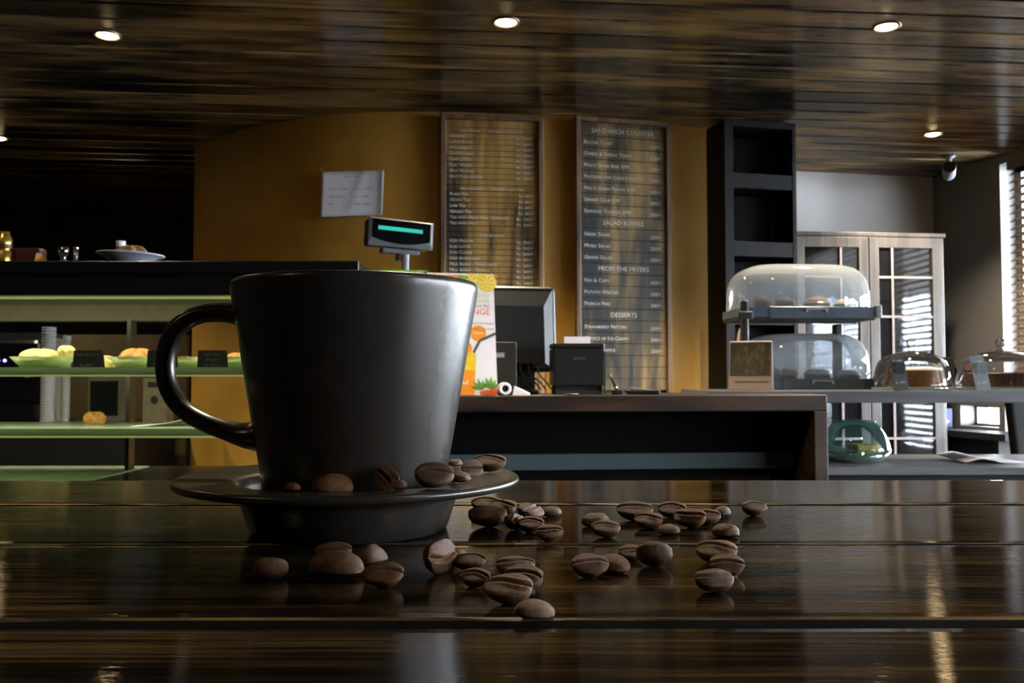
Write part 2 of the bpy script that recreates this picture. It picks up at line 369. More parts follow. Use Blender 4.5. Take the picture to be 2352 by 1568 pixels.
def menu(px0, px1, py_top, yaw, Y, rows, pitch, nm, bm, label, tsize, wtext, head, top_gap):
    a = at(px0, py_top, Y); cen = at((px0 + px1) / 2, py_top, Y); W = (px1 - px0) / F * Y / math.cos(R(yaw)); z1 = min(cen.z, CZ - .012)
    H = .06 + top_gap + pitch * len(rows)
    o = thing(nm, (cen.x, Y, z1 - H), label, 'menu board', R(yaw), 'wooden menu boards on the ochre wall')
    fw = .024; fr = MB(); w = W / 2
    fr.box(-w, w, -.012, .022, H - fw, H); fr.box(-w, w, -.012, .022, 0, fw); fr.box(-w, -w + fw, -.012, .022, fw, H - fw); fr.box(w - fw, w, -.012, .022, fw, H - fw)
    fr.build('frame', M_bframe, o, bevel=.004)
    pm = MB(); pm.box(-w + fw, w - fw, .016, .02, fw, H - fw, 1); z = H - fw - top_gap
    pm.box(-w + fw, w - fw, .004, .016, z + .002, H - fw - .002)
    lines = []
    for rw in rows:
        if z - pitch < fw: break
        pm.box(-w + fw, w - fw, .004, .016, z - pitch + .0028, z)
        if rw:
            tm = MB(); tp_ = MB(); lines += [tm, tp_]
            zb = z - pitch + pitch * wtext
            if rw[0] == 'H': text(tm, rw[1], 0, zb, tsize * head, .0035, 'CENTER', True, maxw=W * .66)
            else:
                if rw[1]: text(tm, rw[1], -w + fw + .018, zb, tsize, .0035, 'LEFT', True, maxw=W * .62)
                text(tp_, rw[2], w - fw - .024, zb - .005, tsize * .95, .0035, 'RIGHT', True)
        z -= pitch
    pm.build('plank_panel', [bm, M_dull], o)
    for tm in lines:
        if tm.v: tm.build('lettering', M_chalk, o)
    return o
menu(1012, 1250, 264, 6.5, 4.035, L1, .0262, 'menu_board', M_board, 'drinks menu board of narrow planks, partly behind the till screen, left of the sandwich menu', .0205, .22, .82, .035)
menu(1318, 1545, 270, 14, 4.135, L2, .0528, 'menu_board', M_board2, 'food menu board headed SANDWICH COUNTER, beside the dark bookcase', .024, .34, 1.25, .012)

# notice sheet taped on the ochre wall
c = at(809, 446, 4.06)
o = thing('paper_notice', (c.x, c.y, c.z), 'white sheet of opening hours taped to the ochre wall', 'notice', R(-1.5))
pm = MB(); pw, ph = .142, .102
def pf(u, v_):
    x = -pw + 2 * pw * u; z = -ph + 2 * ph * v_
    return (x + .006 * (v_ - .5), .004 * math.exp(-((u - .45 - .25 * v_) / .09) ** 2) * -1 + .012 * (u > .9) * -(u - .9) * 8, z + .006 * u)
pm.grid(pf, 24, 8); pm.build('sheet', M_paper, o, solid=.0006)
tm = MB()
text(tm, 'OPEN HOURS', 0, .073, .011, -.014, 'CENTER'); tm.build('lettering', M_ink, o)
for k, (l, r2) in enumerate((('Sunday - Thursday', '7.00am - 10.30pm'), ('Friday - Saturday', '7am - 11.30pm'), ('Poya', '9.00am - 10.00pm'))):
    for s_, x_ in ((l, -.105), (r2, .008)):
        tm = MB(); text(tm, s_, x_, .019 - .035 * k, .0115, -.014); tm.build('lettering', M_ink, o)
MB().box(-.147, -.132, -.003, -.001, .10, .125).build('tape', mat('clear_tape', G(150, 118, 60), .15), o)

# ------------------------------------------------------------------ tall dark bookcase
M_case = wood('black_stained_wood', [(.3, G(14, 13, 13)), (.7, G(27, 25, 26))], (30, 30, 3), .6, .15, spec=.25)
c = at(1753, 870, 4.14); bw = .36; bd = .19
o = thing('open_bookcase', (c.x, 4.14, 0), 'tall black open bookcase with empty square compartments, right of the menu boards', 'bookcase', R(13))
H = CZ - .02; mb = MB(); s = .03
mb.box(-bw / 2, -bw / 2 + .042, 0, bd, 0, H); mb.box(bw / 2 - .018, bw / 2, 0, bd, 0, H); mb.box(-bw / 2 + .042, bw / 2 - .018, 0, bd, H - .03, H)
mb.build('carcass', M_case, o); MB().box(-bw / 2 + .042, bw / 2 - .018, bd - .012, bd, 0, H - .03).build('back_panel', M_dull, o)
z = E + (870 - 430) / F * 4.14
while z > .2:
    MB().box(-bw / 2 + .042, bw / 2 - .018, .002, bd - .012, z, z + .068).build('shelf', M_case, o); z -= .314

# ------------------------------------------------------------------ glazed cabinet
M_cab = wood('weathered_cabinet_wood', [(.25, G(60, 58, 58)), (.5, G(82, 79, 78)), (.75, G(102, 99, 99))], (30, 30, 2.2), .4, .2)
M_cglass = glass('cabinet_glass', (.55, .6, .66), 1., .03, .05, .015)
c = at(1995, 533, 4.75)
o = thing('glazed_cabinet', (c.x, 4.75, 0), 'weathered wooden cabinet with two glazed doors against the pale wall', 'cabinet', R(6))
H = c.z; cd = .35; cwid = .43
mb = MB(); mb.box(-cwid, -cwid + .02, .022, cd, 0, H - .02); mb.box(cwid - .02, cwid, .022, cd, 0, H - .02); mb.box(-cwid, cwid, .0, cd, H - .022, H); mb.box(-cwid, cwid, cd - .01, cd, 0, H - .022)
mb.box(-cwid + .02, cwid - .02, .022, cd - .01, 0, .08); mb.build('carcass', M_cab, o, bevel=.003)
mb = MB()
for z in (.45, .82, 1.2, 1.55): mb = MB(); mb.box(-cwid + .02, cwid - .02, .03, cd - .012, z, z + .018); mb.build('shelf', M_case, o)
for sx in (-1, 1):
    x0, x1 = (.003, .405) if sx > 0 else (-.405, -.003); z0, z1 = .04, H - .026; st = .052
    d = MB().box(x0, x0 + st, 0, .022, z0, z1).box(x1 - st, x1, 0, .022, z0, z1).box(x0 + st, x1 - st, 0, .022, z1 - .055, z1).box(x0 + st, x1 - st, 0, .022, z0, z0 + .06).build('door', M_cab, o, bevel=.002)
    mu = MB(); xm = x0 + st + (.075 if sx > 0 else .20); mu.box(xm - .006, xm + .006, .002, .010, z0 + .06, z1 - .055)
    for py in (636, 727, 1006): zz = E + (870 - py) / F * 4.77; mu.box(x0 + st, x1 - st, .003, .009, zz - .006, zz + .006)
    mu.build('glazing_bars', mat('pale_glazing_bar', G(150, 140, 144), .5), d)
    MB().box(x0 + st, x1 - st, .012, .016, z0 + .06, z1 - .055).build('glass', M_cglass, d)
mb = MB()
# ------------------------------------------------------------------ table in the foreground
M_table = None
def table_mats():
    m, t, p = new_mat('dark_lacquered_table_wood')
    tc = t.nodes.new('ShaderNodeTexCoord')
    def nz(scale, detail=6., rough=.6, dist=0.):
        mp = t.nodes.new('ShaderNodeMapping'); mp.inputs['Scale'].default_value = scale; t.links.new(tc.outputs['Object'], mp.inputs['Vector'])
        n = nd(t, 'ShaderNodeTexNoise', Scale=1., Detail=detail, Roughness=rough, Distortion=dist); t.links.new(mp.outputs[0], n.inputs['Vector']); return n
    g = nz((12, 420, 40), 8.); w = nz((3.5, 60, 4), 6., .65, .6)
    mx = nd(t, 'ShaderNodeMath', _operation='MULTIPLY_ADD'); t.links.new(w.outputs['Fac'], mx.inputs[0]); mx.inputs[1].default_value = 1.1
    sb = nd(t, 'ShaderNodeMath', _operation='SUBTRACT'); t.links.new(g.outputs['Fac'], sb.inputs[0]); sb.inputs[1].default_value = .55; t.links.new(sb.outputs[0], mx.inputs[2])
    r = ramp(t, [(.3, G(15, 12, 9)), (.48, G(31, 24, 16)), (.62, G(54, 42, 26)), (.8, G(88, 70, 42))]); t.links.new(mx.outputs[0], r.inputs['Fac']); t.links.new(r.outputs[0], p.inputs['Base Color'])
    rr = nd(t, 'ShaderNodeMapRange'); rr.inputs['To Min'].default_value = .03; rr.inputs['To Max'].default_value = .085; t.links.new(g.outputs['Fac'], rr.inputs['Value']); t.links.new(rr.outputs[0], p.inputs['Roughness'])
    b1 = nz((22, 900, 60), 4.); b2 = nz((3, 60, 20), 4.)
    ad = nd(t, 'ShaderNodeMath', _operation='MULTIPLY_ADD'); t.links.new(b2.outputs['Fac'], ad.inputs[0]); ad.inputs[1].default_value = 1.6; t.links.new(b1.outputs['Fac'], ad.inputs[2])
    bp = nd(t, 'ShaderNodeBump', Strength=.085, Distance=.0006); t.links.new(ad.outputs[0], bp.inputs['Height']); t.links.new(bp.outputs[0], p.inputs['Normal'])
    p.inputs['Specular IOR Level'].default_value = .30
    worn = wood('worn_board_edge', [(.35, G(36, 26, 14)), (.55, G(112, 84, 44)), (.8, G(176, 140, 84))], (25, 200, 200), .5, .4)
    return m, worn
M_table, M_worn = table_mats()
tb = thing('plank_table', (0, .15, 0), 'dark lacquered plank table under the mug and the scattered beans', 'table')
tm = MB()
edges = []       # (near y, far y) of each board, world
def ydepth(py): return onz(1176, py, TT).y
g1, g2, g3a, g3b = ydepth(1158), ydepth(1249), ydepth(1418), ydepth(1441)
bounds = [(g1 + .004, ydepth(1102)), (g2 + .002, g1 - .004), (g3a, g2 - .002), (.128, g3b), (.004, .121), (-.12, -.002)]
rnd = random.Random(3)
for bi, (yn, yf) in enumerate(bounds):
    N = 90; x0, x1 = -.78, .78; th = .026
    prof_w = [0.0005 if bi in (0, 1) else .0007, .0005]
    vs = []; fs = []; ms = []
    wob = [rnd.gauss(0, .00022) for _ in range(N + 1)]; wb2 = [rnd.gauss(0, .0002) for _ in range(N + 1)]
    sk = .0045
    for i in range(N + 1):
        x = x0 + (x1 - x0) * i / N; dy = x * sk - .15
        cn = prof_w[0] + abs(wob[i]) * .8; cf = prof_w[1] + abs(wb2[i]) * .6
        for y, z in ((yn + wob[i] * .6, TT - th), (yn + wob[i], TT - cn * .9), (yn + cn, TT - .00012), (yn + cn + .004, TT), (yf - cf - .004, TT), (yf - cf, TT - .0002), (yf + wb2[i], TT - cf * .8), (yf, TT - th)):
            vs.append((x, y + dy, z))
    for i in range(N):
        for k in range(8):
            k2 = (k + 1) % 8; fs.append((i * 8 + k, i * 8 + k2, (i + 1) * 8 + k2, (i + 1) * 8 + k)); ms.append(1 if k in (1, 5) else 2 if k in (0, 6, 7) else 0)
    o0 = len(tm.v)
    for v_ in vs: tm.v.append(Vector(v_))
    for f_, m_ in zip(fs, ms): tm.f.append([q + o0 for q in reversed(f_)]); tm.mi.append(m_); tm.sm.append(False)
    for end in (0, N): tm.f.append([o0 + end * 8 + k for k in range(8)]); tm.mi.append(0); tm.sm.append(False)
tm.build('tabletop', [M_table, M_worn, mat('gap_shade_side', G(16, 13, 11), .8)], tb)  # shade inside the board gaps is put into the colour of the sides
M_tleg = wood('table_leg_wood', [(.3, G(24, 17, 12)), (.7, G(50, 36, 24))], (40, 40, 4), .4, .2)
zt = TT - .0262
MB().box(-.70, .70, -.16, .36, zt - .06, zt).build('apron', M_tleg, tb)
for sx in (-1, 1):
    for y in (-.2, .36): MB().box(sx * .68 - .03, sx * .68 + .03, y, y + .06, 0, zt).build('leg', M_tleg, tb)

# ------------------------------------------------------------------ mug and saucer
m, t, p = new_mat('satin_umber_glaze'); M_glaze = m
v = coords(t); n = nd(t, 'ShaderNodeTexNoise', Scale=1400., Detail=2.); t.links.new(v, n.inputs['Vector'])
nb = nd(t, 'ShaderNodeTexNoise', Scale=60., Detail=3.); t.links.new(v, nb.inputs['Vector'])
r_ = ramp(t, [(.3, G(46, 41, 37)), (.7, G(50, 45, 41))]); t.links.new(nb.outputs['Fac'], r_.inputs['Fac']); t.links.new(r_.outputs[0], p.inputs['Base Color'])
b_ = nd(t, 'ShaderNodeBump', Strength=.10, Distance=.0002); t.links.new(n.outputs['Fac'], b_.inputs['Height']); t.links.new(b_.outputs[0], p.inputs['Normal'])
p.inputs['Roughness'].default_value = .27; p.inputs['Specular IOR Level'].default_value = .62; p.inputs['Metallic'].default_value = .1
SX, SY = at(804, 1105, .40).x, .40
CX, CY = at(817, 900, .40).x, .40
sau = thing('saucer', (SX, SY, TT), 'dark brown saucer with a wide flat rim and drum-shaped foot under the mug', 'saucer')
prof = [(.001, .0075), (.034, .0075), (.0405, .0085), (.0445, .012), (.0475, .0200), (.052, .0222), (.060, .0228), (.069, .0231), (.0722, .0233), (.0734, .0230), (.0741, .0221), (.0740, .0208), (.0730, .0198), (.070, .0192), (.060, .0182), (.052, .0170), (.0475, .0148), (.0458, .0105), (.0440, .005), (.0425, .0012), (.0418, .0003), (.0408, 0), (.0395, .0008), (.038, .003), (.001, .003)]
def smooth_prof(P, n=4):
    out = []
    for q in catm(P, n): out.append((max(q.x, .0005), q.y))
    return out
MB().lathe(smooth_prof(prof, 3), 128).build('dish', M_glaze, sau)
mug = thing('coffee_mug', (CX, CY, TT), 'large dark brown satin mug standing on the saucer', 'mug')
mp_ = [(.001, .0085), (.031, .0085), (.0345, .0082), (.0372, .0092), (.0386, .0115), (.0392, .0145), (.0407, .027), (.0433, .042), (.0467, .062), (.0502, .083), (.0530, .0995), (.05365, .1035), (.0537, .1056), (.0530, .1070), (.0520, .1075), (.0508, .1070), (.0500, .1055), (.0493, .100), (.0455, .075), (.0415, .050), (.0375, .028), (.034, .0185), (.026, .0155), (.001, .015)]
MB().lathe(smooth_prof(mp_, 4), 160).build('body', M_glaze, mug)
hp = [(592, 742), (566, 726), (536, 719), (500, 717), (462, 721), (430, 734), (404, 757), (387, 792), (380, 832), (382, 868), (392, 900), (412, 930), (440, 953), (476, 972), (515, 986), (548, 996), (576, 1000), (606, 998)]
hw = [.0088, .0062, .0047, .0042, .0041, .0041, .0040, .0040, .0039, .0039, .0039, .0039, .0040, .0041, .0043, .0050, .0062, .0085]
hw2 = [.0105, .0080, .0067, .0062, .006, .006, .006, .006, .006, .006, .006, .006, .006, .006, .0064, .0072, .0085, .0105]
pts = []
for (a, b), r1, r2 in zip(hp, hw, hw2): q = at(a, b, CY); pts.append(Vector((q.x - CX, 0, q.z - TT)))
cp = []; cr = []; cr2 = []
for i in range(len(pts) - 1):
    g = [pts[max(0, min(len(pts) - 1, i + k))] for k in (-1, 0, 1, 2)]
    for j in range(4):
        s = j / 4; cp.append(.5 * ((2 * g[1]) + (g[2] - g[0]) * s + (2 * g[0] - 5 * g[1] + 4 * g[2] - g[3]) * s * s + (3 * g[1] - g[0] - 3 * g[2] + g[3]) * s ** 3))
        cr.append(hw[i] + (hw[i + 1] - hw[i]) * s); cr2.append(hw2[i] + (hw2[i + 1] - hw2[i]) * s)
MB().tube(cp, cr, cr2, 28).build('handle', M_glaze, mug)

# ------------------------------------------------------------------ coffee beans
m, t, p = new_mat('roasted_bean'); M_bean = m
v = coords(t, (1, 1, 1)); oi = t.nodes.new('ShaderNodeObjectInfo')
n = nd(t, 'ShaderNodeTexNoise', Scale=3., Detail=6., Roughness=.65); t.links.new(v, n.inputs['Vector'])
r_ = ramp(t, [(.28, G(46, 27, 13)), (.55, G(98, 62, 30)), (.78, G(132, 90, 50))]); t.links.new(n.outputs['Fac'], r_.inputs['Fac'])
hs = t.nodes.new('ShaderNodeHueSaturation'); mr = nd(t, 'ShaderNodeMapRange'); mr.inputs['To Min'].default_value = .78; mr.inputs['To Max'].default_value = 1.18
t.links.new(oi.outputs['Random'], mr.inputs['Value']); t.links.new(mr.outputs[0], hs.inputs['Value']); t.links.new(r_.outputs[0], hs.inputs['Color']); t.links.new(hs.outputs[0], p.inputs['Base Color'])
n2 = nd(t, 'ShaderNodeTexNoise', Scale=14., Detail=6., Roughness=.7); t.links.new(v, n2.inputs['Vector'])
n3 = nd(t, 'ShaderNodeTexVoronoi', Scale=5., _feature='DISTANCE_TO_EDGE'); t.links.new(v, n3.inputs['Vector'])
cr_ = nd(t, 'ShaderNodeMapRange'); cr_.inputs['From Max'].default_value = .035; t.links.new(n3.outputs['Distance'], cr_.inputs['Value'])
ad = nd(t, 'ShaderNodeMath', _operation='MULTIPLY_ADD'); t.links.new(cr_.outputs[0], ad.inputs[0]); ad.inputs[1].default_value = .0; t.links.new(n2.outputs['Fac'], ad.inputs[2])
b_ = nd(t, 'ShaderNodeBump', Strength=.8, Distance=.0005); t.links.new(ad.outputs[0], b_.inputs['Height']); t.links.new(b_.outputs[0], p.inputs['Normal'])
p.inputs['Roughness'].default_value = .5; p.inputs['Specular IOR Level'].default_value = .38
def bean_mesh(seed):
    """unit bean, length 2 along x: domed above z = 0, flatter below with the lengthwise seam"""
    rg = random.Random(seed); nu, nv = 44, 56; v = []; f = []
    amp = [(rg.uniform(1.5, 4), rg.uniform(0, 6), rg.uniform(.012, .04)) for _ in range(6)]
    bw = rg.uniform(.70, .80); dome = rg.uniform(.62, .74); fl = rg.uniform(.17, .24); sw = rg.uniform(-.16, .16); cw_ = rg.uniform(.045, .10); cdp = rg.uniform(.20, .34)
    phis = []
    for j in range(nv):
        u = j / nv; phis.append(2 * PI * u + .62 * math.sin(2 * (2 * PI * u)) * 0 - .55 * math.sin(2 * PI * u + PI / 2 + PI / 2) * 0)
    # crowd the rings towards the seam at phi = -90 deg
    phis = [-PI / 2 + (abs(s) ** 1.45) * (1 if s > 0 else -1) * PI for s in [(-1 + 2 * (j + .5) / nv) for j in range(nv)]]
    v.append((-1, 0, 0))
    for i in range(1, nu):
        th = PI * i / nu; x = -math.cos(th); r = math.sin(th) ** .82
        for ph in phis:
            y = r * math.cos(ph) * bw; s = math.sin(ph); z = r * s * (dome if s > 0 else fl)
            w = sum(a * math.sin(k * x + q + 1.7 * ph) for k, q, a in amp); y *= 1 + w; z *= 1 + w
            if s < 0:
                yc = sw * math.sin(2.6 * x + seed); d = (y - yc) / cw_
                z += min(r, 1) * cdp * math.exp(-d * d)
                z -= .075 * r * math.exp(-((abs(y - yc) - .17) / .12) ** 2)
            x2 = x * (1 + .02 * math.sin(3 * ph + seed)); v.append((x2, y, z))
    v.append((1, 0, 0)); n = nv
    for j in range(n): f.append((0, 1 + (j + 1) % n, 1 + j))
    for i in range(nu - 2):
        for j in range(n): a = 1 + i * n; f.append((a + j, a + (j + 1) % n, a + n + (j + 1) % n, a + n + j))
    L = len(v) - 1; a = 1 + (nu - 2) * n
    for j in range(n): f.append((L, a + j, a + (j + 1) % n))
    me = bpy.data.meshes.new('coffee_bean'); me.from_pydata(v, [], f); me.update(); me.materials.append(M_bean)
    for q in me.polygons: q.use_smooth = True
    return me
BM = [bean_mesh(k) for k in range(11)]
def sau_z(x, y):
    r = math.hypot(x - SX, y - SY); P = [(0, .0075), (.0405, .0085), (.0445, .012), (.0475, .0200), (.052, .0222), (.060, .0228), (.0735, .0233)]
    for (a, za), (b, zb) in zip(P[:-1], P[1:]):
        if r <= b: return TT + za + (zb - za) * (r - a) / (b - a)
    return TT + .0233
# (px, py of the middle, apparent width, pose, yaw, tilt towards the viewer, roll, label); pose u = flat side up, d = dome up, s = on its side
TB = [
 (623, 1303, 76, 'u', 8, -66, 0, 'lone bean under the mug handle, farthest left on the table, seam along its top'),
 (766, 1266, 82, 'u', 3, 10, 0, 'flat bean in shadow below the saucer, behind the big domed bean'),
 (773, 1297, 124, 'd', -14, 12, 0, 'largest domed bean, lying below the saucer and left of the deep-seamed bean'),
 (849, 1273, 70, 'd', 62, 0, 0, 'round bean seen end on, just below the saucer foot'),
 (880, 1321, 92, 'u', -6, 14, 0, 'bean with a wide dark open seam, front right of the round end-on bean'),
 (1016, 1290, 80, 'u', 58, 80, 0, 'upright bean with a dark split on its right end, right of the saucer foot'),
 (1044, 1264, 58, 'd', 5, 0, 0, 'domed bean peeping out behind the upright split bean'),
 (1078, 1285, 74, 'u', -12, 8, 0, 'slanting flat bean with a pit at its right tip'),
 (1091, 1322, 68, 'u', -20, 16, 0, 'bean like a bowl with a short dark notch across its flat face'),
 (1184, 1303, 88, 'u', -4, 10, 0, 'flat bean behind the one with the raised fold, middle foreground cluster'),
 (1200, 1331, 86, 'u', -28, 26, 0, 'bean with a raised fold along its seam, middle foreground cluster'),
 (1167, 1359, 110, 'u', -8, 12, 0, 'large bean with a rough edge, second nearest the front board gap'),
 (1227, 1389, 90, 'd', 18, 0, 6, 'smooth domed bean nearest the front board gap'),
 (1118, 1159, 70, 'u', 4, 12, 0, 'bean tucked under the right end of the saucer rim, topmost of the dark heap'),
 (1153, 1167, 62, 'u', -24, 10, 0, 'sloping bean just right of the one tucked under the saucer rim'),
 (1120, 1190, 88, 'u', 0, 6, 0, 'black-looking bean in the shadow below the saucer rim, beside the saucer foot'),
 (1221, 1180, 58, 'u', 62, 16, 0, 'bean with its seam pointing away, beside the lone bean near the far gap'),
 (1267, 1168, 39, 'd', 42, 0, 0, 'small smooth bean alone beside the far board gap, right of the saucer'),
 (1186, 1197, 52, 'u', 68, 12, 0, 'bean with a curled seam in the middle of the heap by the saucer'),
 (1219, 1203, 60, 'u', -8, 14, 0, 'flat bean in front of the one with the curled seam'),
 (1262, 1223, 62, 'u', -10, 18, 0, 'nearest bean of the heap beside the saucer, dark below and flat on top'),
 (1368, 1190, 64, 'd', 12, 0, 0, 'domed bean of the pair left of the long right-hand group'),
 (1391, 1214, 66, 'u', 4, 12, 0, 'bowl-shaped bean in front of its domed partner, left of the long group'),
 (1458, 1177, 82, 'u', -4, 12, 0, 'long bean at the left end of the far right-hand group'),
 (1544, 1170, 64, 'u', -6, 16, 0, 'thin-looking bean at the back of the far right-hand group'),
 (1489, 1195, 64, 'u', -6, 14, 0, 'dark bean with a ragged top in front of the long one'),
 (1536, 1207, 50, 'd', 12, 0, 0, 'small domed bean at the front of the far right-hand group'),
 (1584, 1193, 62, 'u', -34, 34, 0, 'tilted bean with a wide dark open seam in the far right-hand group'),
 (1625, 1184, 58, 'u', -12, 14, 0, 'round flat bean with a crinkled face, right of the tilted open bean'),
 (1659, 1168, 38, 'd', 58, 0, 0, 'small smooth bean seen end on behind the crinkled one'),
 (1733, 1167, 57, 'u', 14, 14, 0, 'bean farthest right, alone near the far gap with its seam up'),
 (1667, 1213, 60, 'd', -10, 0, 0, 'pale domed bean alone just behind the middle board gap'),
 (1356, 1300, 84, 'u', 6, 22, 0, 'bowl-shaped bean leaning towards the viewer, left of its domed partner'),
 (1407, 1289, 70, 'd', -28, 0, 0, 'domed bean behind the leaning bowl-shaped one on the middle board'),
 (1453, 1264, 64, 'u', 4, 14, 0, 'open-seamed bean half behind the large rounded one'),
 (1503, 1277, 80, 'u', -10, -78, 0, 'large rounded bean resting on its edge at the centre right of the middle board'),
 (1646, 1270, 92, 'u', -4, 14, 0, 'pale wavy-edged bean, farthest back of the right-hand trio'),
 (1670, 1297, 76, 'u', -10, 34, 0, 'bean with a long straight dark seam, middle of the right-hand trio'),
 (1641, 1333, 88, 'u', 8, 18, 0, 'bowl-shaped bean nearest the viewer in the right-hand trio'),
]
SB = [
 (998, 1104, 88, 'u', 10, 36, 0, 'big bean with a cracked seam, front right on the saucer'),
 (912, 1103, 46, 'd', 10, 0, 0, 'small dark domed bean on the saucer in front of the mug'),
 (973, 1086, 64, 'd', 6, 0, 0, 'domed bean between the mug and the big cracked bean on the saucer'),
 (1028, 1076, 42, 'd', 0, 0, 0, 'brown domed bean against the right foot of the mug on the saucer'),
 (1046, 1058, 28, 'd', 40, 0, 0, 'bean half hidden behind the mug on the far side of the saucer'),
 (1056, 1091, 44, 'd', -30, 0, 0, 'small bean just right of the big cracked bean on the saucer'),
 (1085, 1080, 46, 'u', 30, 70, 0, 'glossy bean on its edge, left of the flat-topped bean on the saucer'),
 (1123, 1070, 78, 'u', -4, 12, 0, 'flat-topped bean nearest the right end of the saucer rim'),
 (773, 1100, 92, 'd', 2, 0, 0, 'long domed bean on the saucer, directly in front of the mug'),
 (856, 1092, 66, 'u', -6, 56, 48, 'bean leaning up against the mug with a cracked, wrinkled face'),
 (672, 1110, 36, 'd', -20, 0, 0, 'bean almost lost in shadow on the left of the saucer'),
]
def place_bean(k, px, py, w, pose, yaw, tilt, roll, label, on):
    rg = random.Random(100 + k)
    me = BM[k % len(BM)]
    o = bpy.data.objects.new('coffee_bean', me); COL.objects.link(o)
    ze = TT + .0036; q = onz(px, py, ze)
    if on: q = onz(px, py, TT + .0258)
    D = q.y; span = max(abs(math.cos(R(yaw))), .78); L = w / F * D / span
    s = L / 2; o.scale = (s, s * rg.uniform(.96, 1.06), s)
    base = {'u': 180, 'd': 0, 's': 0}[pose]
    rot = Matrix.Rotation(R(yaw), 4, 'Z') @ Matrix.Rotation(R(base + (tilt + 9 if pose == 'u' and tilt < 24 else tilt if pose != 'd' else 0)), 4, 'X') @ Matrix.Rotation(R(roll), 4, 'Z' if pose == 'u' else 'Y')
    o.rotation_euler = rot.to_euler()
    S = rot.to_3x3(); zmin = min((S @ Vector((v.co.x * o.scale.x, v.co.y * o.scale.y, v.co.z * o.scale.z))).z for v in me.vertices)
    zs = sau_z(q.x, q.y) if on else TT
    if on:                                     # keep clear of the mug wall
        d = Vector((q.x - CX, q.y - CY, 0)); lim = .0410 + s * (1.25 if tilt > 45 else .85)
        if d.length < lim: d = d.normalized() * lim; q.x, q.y = CX + d.x, CY + d.y; zs = sau_z(q.x, q.y)
        zs += .0004
    o.location = (q.x, q.y, zs - zmin)
    tag(o, label, 'coffee bean', 'coffee beans on the saucer' if on else 'coffee beans scattered on the table')
for k, b in enumerate(TB): place_bean(k, *b, False)
for k, b in enumerate(SB): place_bean(k + 50, *b, True)
# ------------------------------------------------------------------ till counter
M_cwood = wood('dark_walnut', [(.3, G(26, 19, 16)), (.7, G(56, 42, 34))], (4, 40, 40), .42, .2, spec=.35)
M_void = mat('soft_black', G(9, 9, 9), .9, spec=.1)
CY0 = 2.35; CX0 = at(1480, 907, CY0).x; CTZ = at(1480, 907, CY0).z; CYAW = R(6)
o = thing('till_counter', (CX0, CY0, 0), 'dark walnut till counter with a recessed front, right of the pastry case', 'counter', CYAW)
xl, xr = -.675, .495
MB().box(xl, xr, 0, .36, CTZ - .043, CTZ).build('worktop', M_cwood, o, bevel=.003)
MB().box(xr - .037, xr, 0, .36, 0, CTZ - .043).build('side_panel', M_cwood, o, bevel=.002)
MB().box(xl, xl + .037, 0, .36, 0, CTZ - .043).build('side_panel', M_cwood, o, bevel=.002)
MB().box(xl + .037, xr - .037, .14, .16, 0, CTZ - .043).build('front_panel', M_void, o)
zb = at(1480, 1078, CY0 + .12).z; zt_ = at(1480, 1041, CY0 + .12).z
MB().box(xl + .04, xr - .04, .125, .137, zb, zt_).build('glass_strip', mat('frosted_grey_glass', G(84, 96, 98), .3, var=.06), o, bevel=.002)
def onc(px, d, py=907):
    """point on the counter top seen at px, d metres behind its front edge"""
    c6, s6 = math.cos(CYAW), math.sin(CYAW); k = (px - 1176) / F
    # (CX0 + s c6 - d s6) = k (CY0 + s s6 + d c6)
    s = (k * (CY0 + d * c6) - CX0 + d * s6) / (c6 - k * s6)
    return Vector((CX0 + s * c6 - d * s6, CY0 + s * s6 + d * c6, CTZ))

# ---- upright juice posters on the counter
M_card = mat('glossy_card', G(225, 226, 236), .35, var=.02)
P_or = mat('print_orange', G(228, 140, 24), .4, var=.08, scale=20); P_red = mat('print_tomato', G(218, 96, 44), .4, var=.2, scale=40)
P_yel = mat('print_lemon', G(222, 190, 40), .4, var=.12, scale=50); P_lem = mat('print_lemon_flesh', G(228, 218, 120), .4, var=.1, scale=60)
P_gre = mat('print_leaf_green', G(96, 158, 64), .4, var=.25, scale=60); P_dg = mat('print_deep_green', G(26, 96, 44), .4, var=.3, scale=20)
P_lg = mat('print_lime', G(110, 184, 72), .4, var=.15, scale=15); P_pale = mat('print_pale_green', G(176, 204, 150), .4, var=.1, scale=40)
P_sl = mat('print_slate', G(70, 84, 98), .4); P_tx = mat('print_grey_text', G(110, 112, 120), .6); P_wt = mat('print_white', G(240, 238, 230), .4, var=.02)
PRINT = [P_or, P_red, P_yel, P_lem, P_gre, P_dg, P_lg, P_pale, P_sl, P_tx, P_wt]
def stand_card(px0, px1, pyt, d, yaw, label, printer):
    c = onc((px0 + px1) / 2, d); W = (px1 - px0) / F * c.y / math.cos(yaw); H = (907 - pyt) / F * c.y * 1.02; lean = R(12)
    o = thing('juice_poster', c, label, 'poster', yaw, 'juice posters standing on the till counter')
    Mx = Matrix.Rotation(-lean, 4, 'X')
    MB().box(-W / 2, W / 2, 0, .004, 0, H, M=Mx).build('card', M_card, o)
    MB().box(-W / 2 + .02, W / 2 - .02, 0, .003, 0, H * .8, M=Matrix.Translation((0, H * .32, 0)) @ Matrix.Rotation(R(10), 4, 'X')).build('strut', M_card, o)
    pm = MB(); printer(pm, W, H); Mx2 = Mx
    for i, v_ in enumerate(pm.v): pm.v[i] = Mx2 @ v_
    pm.build('print', PRINT, o)
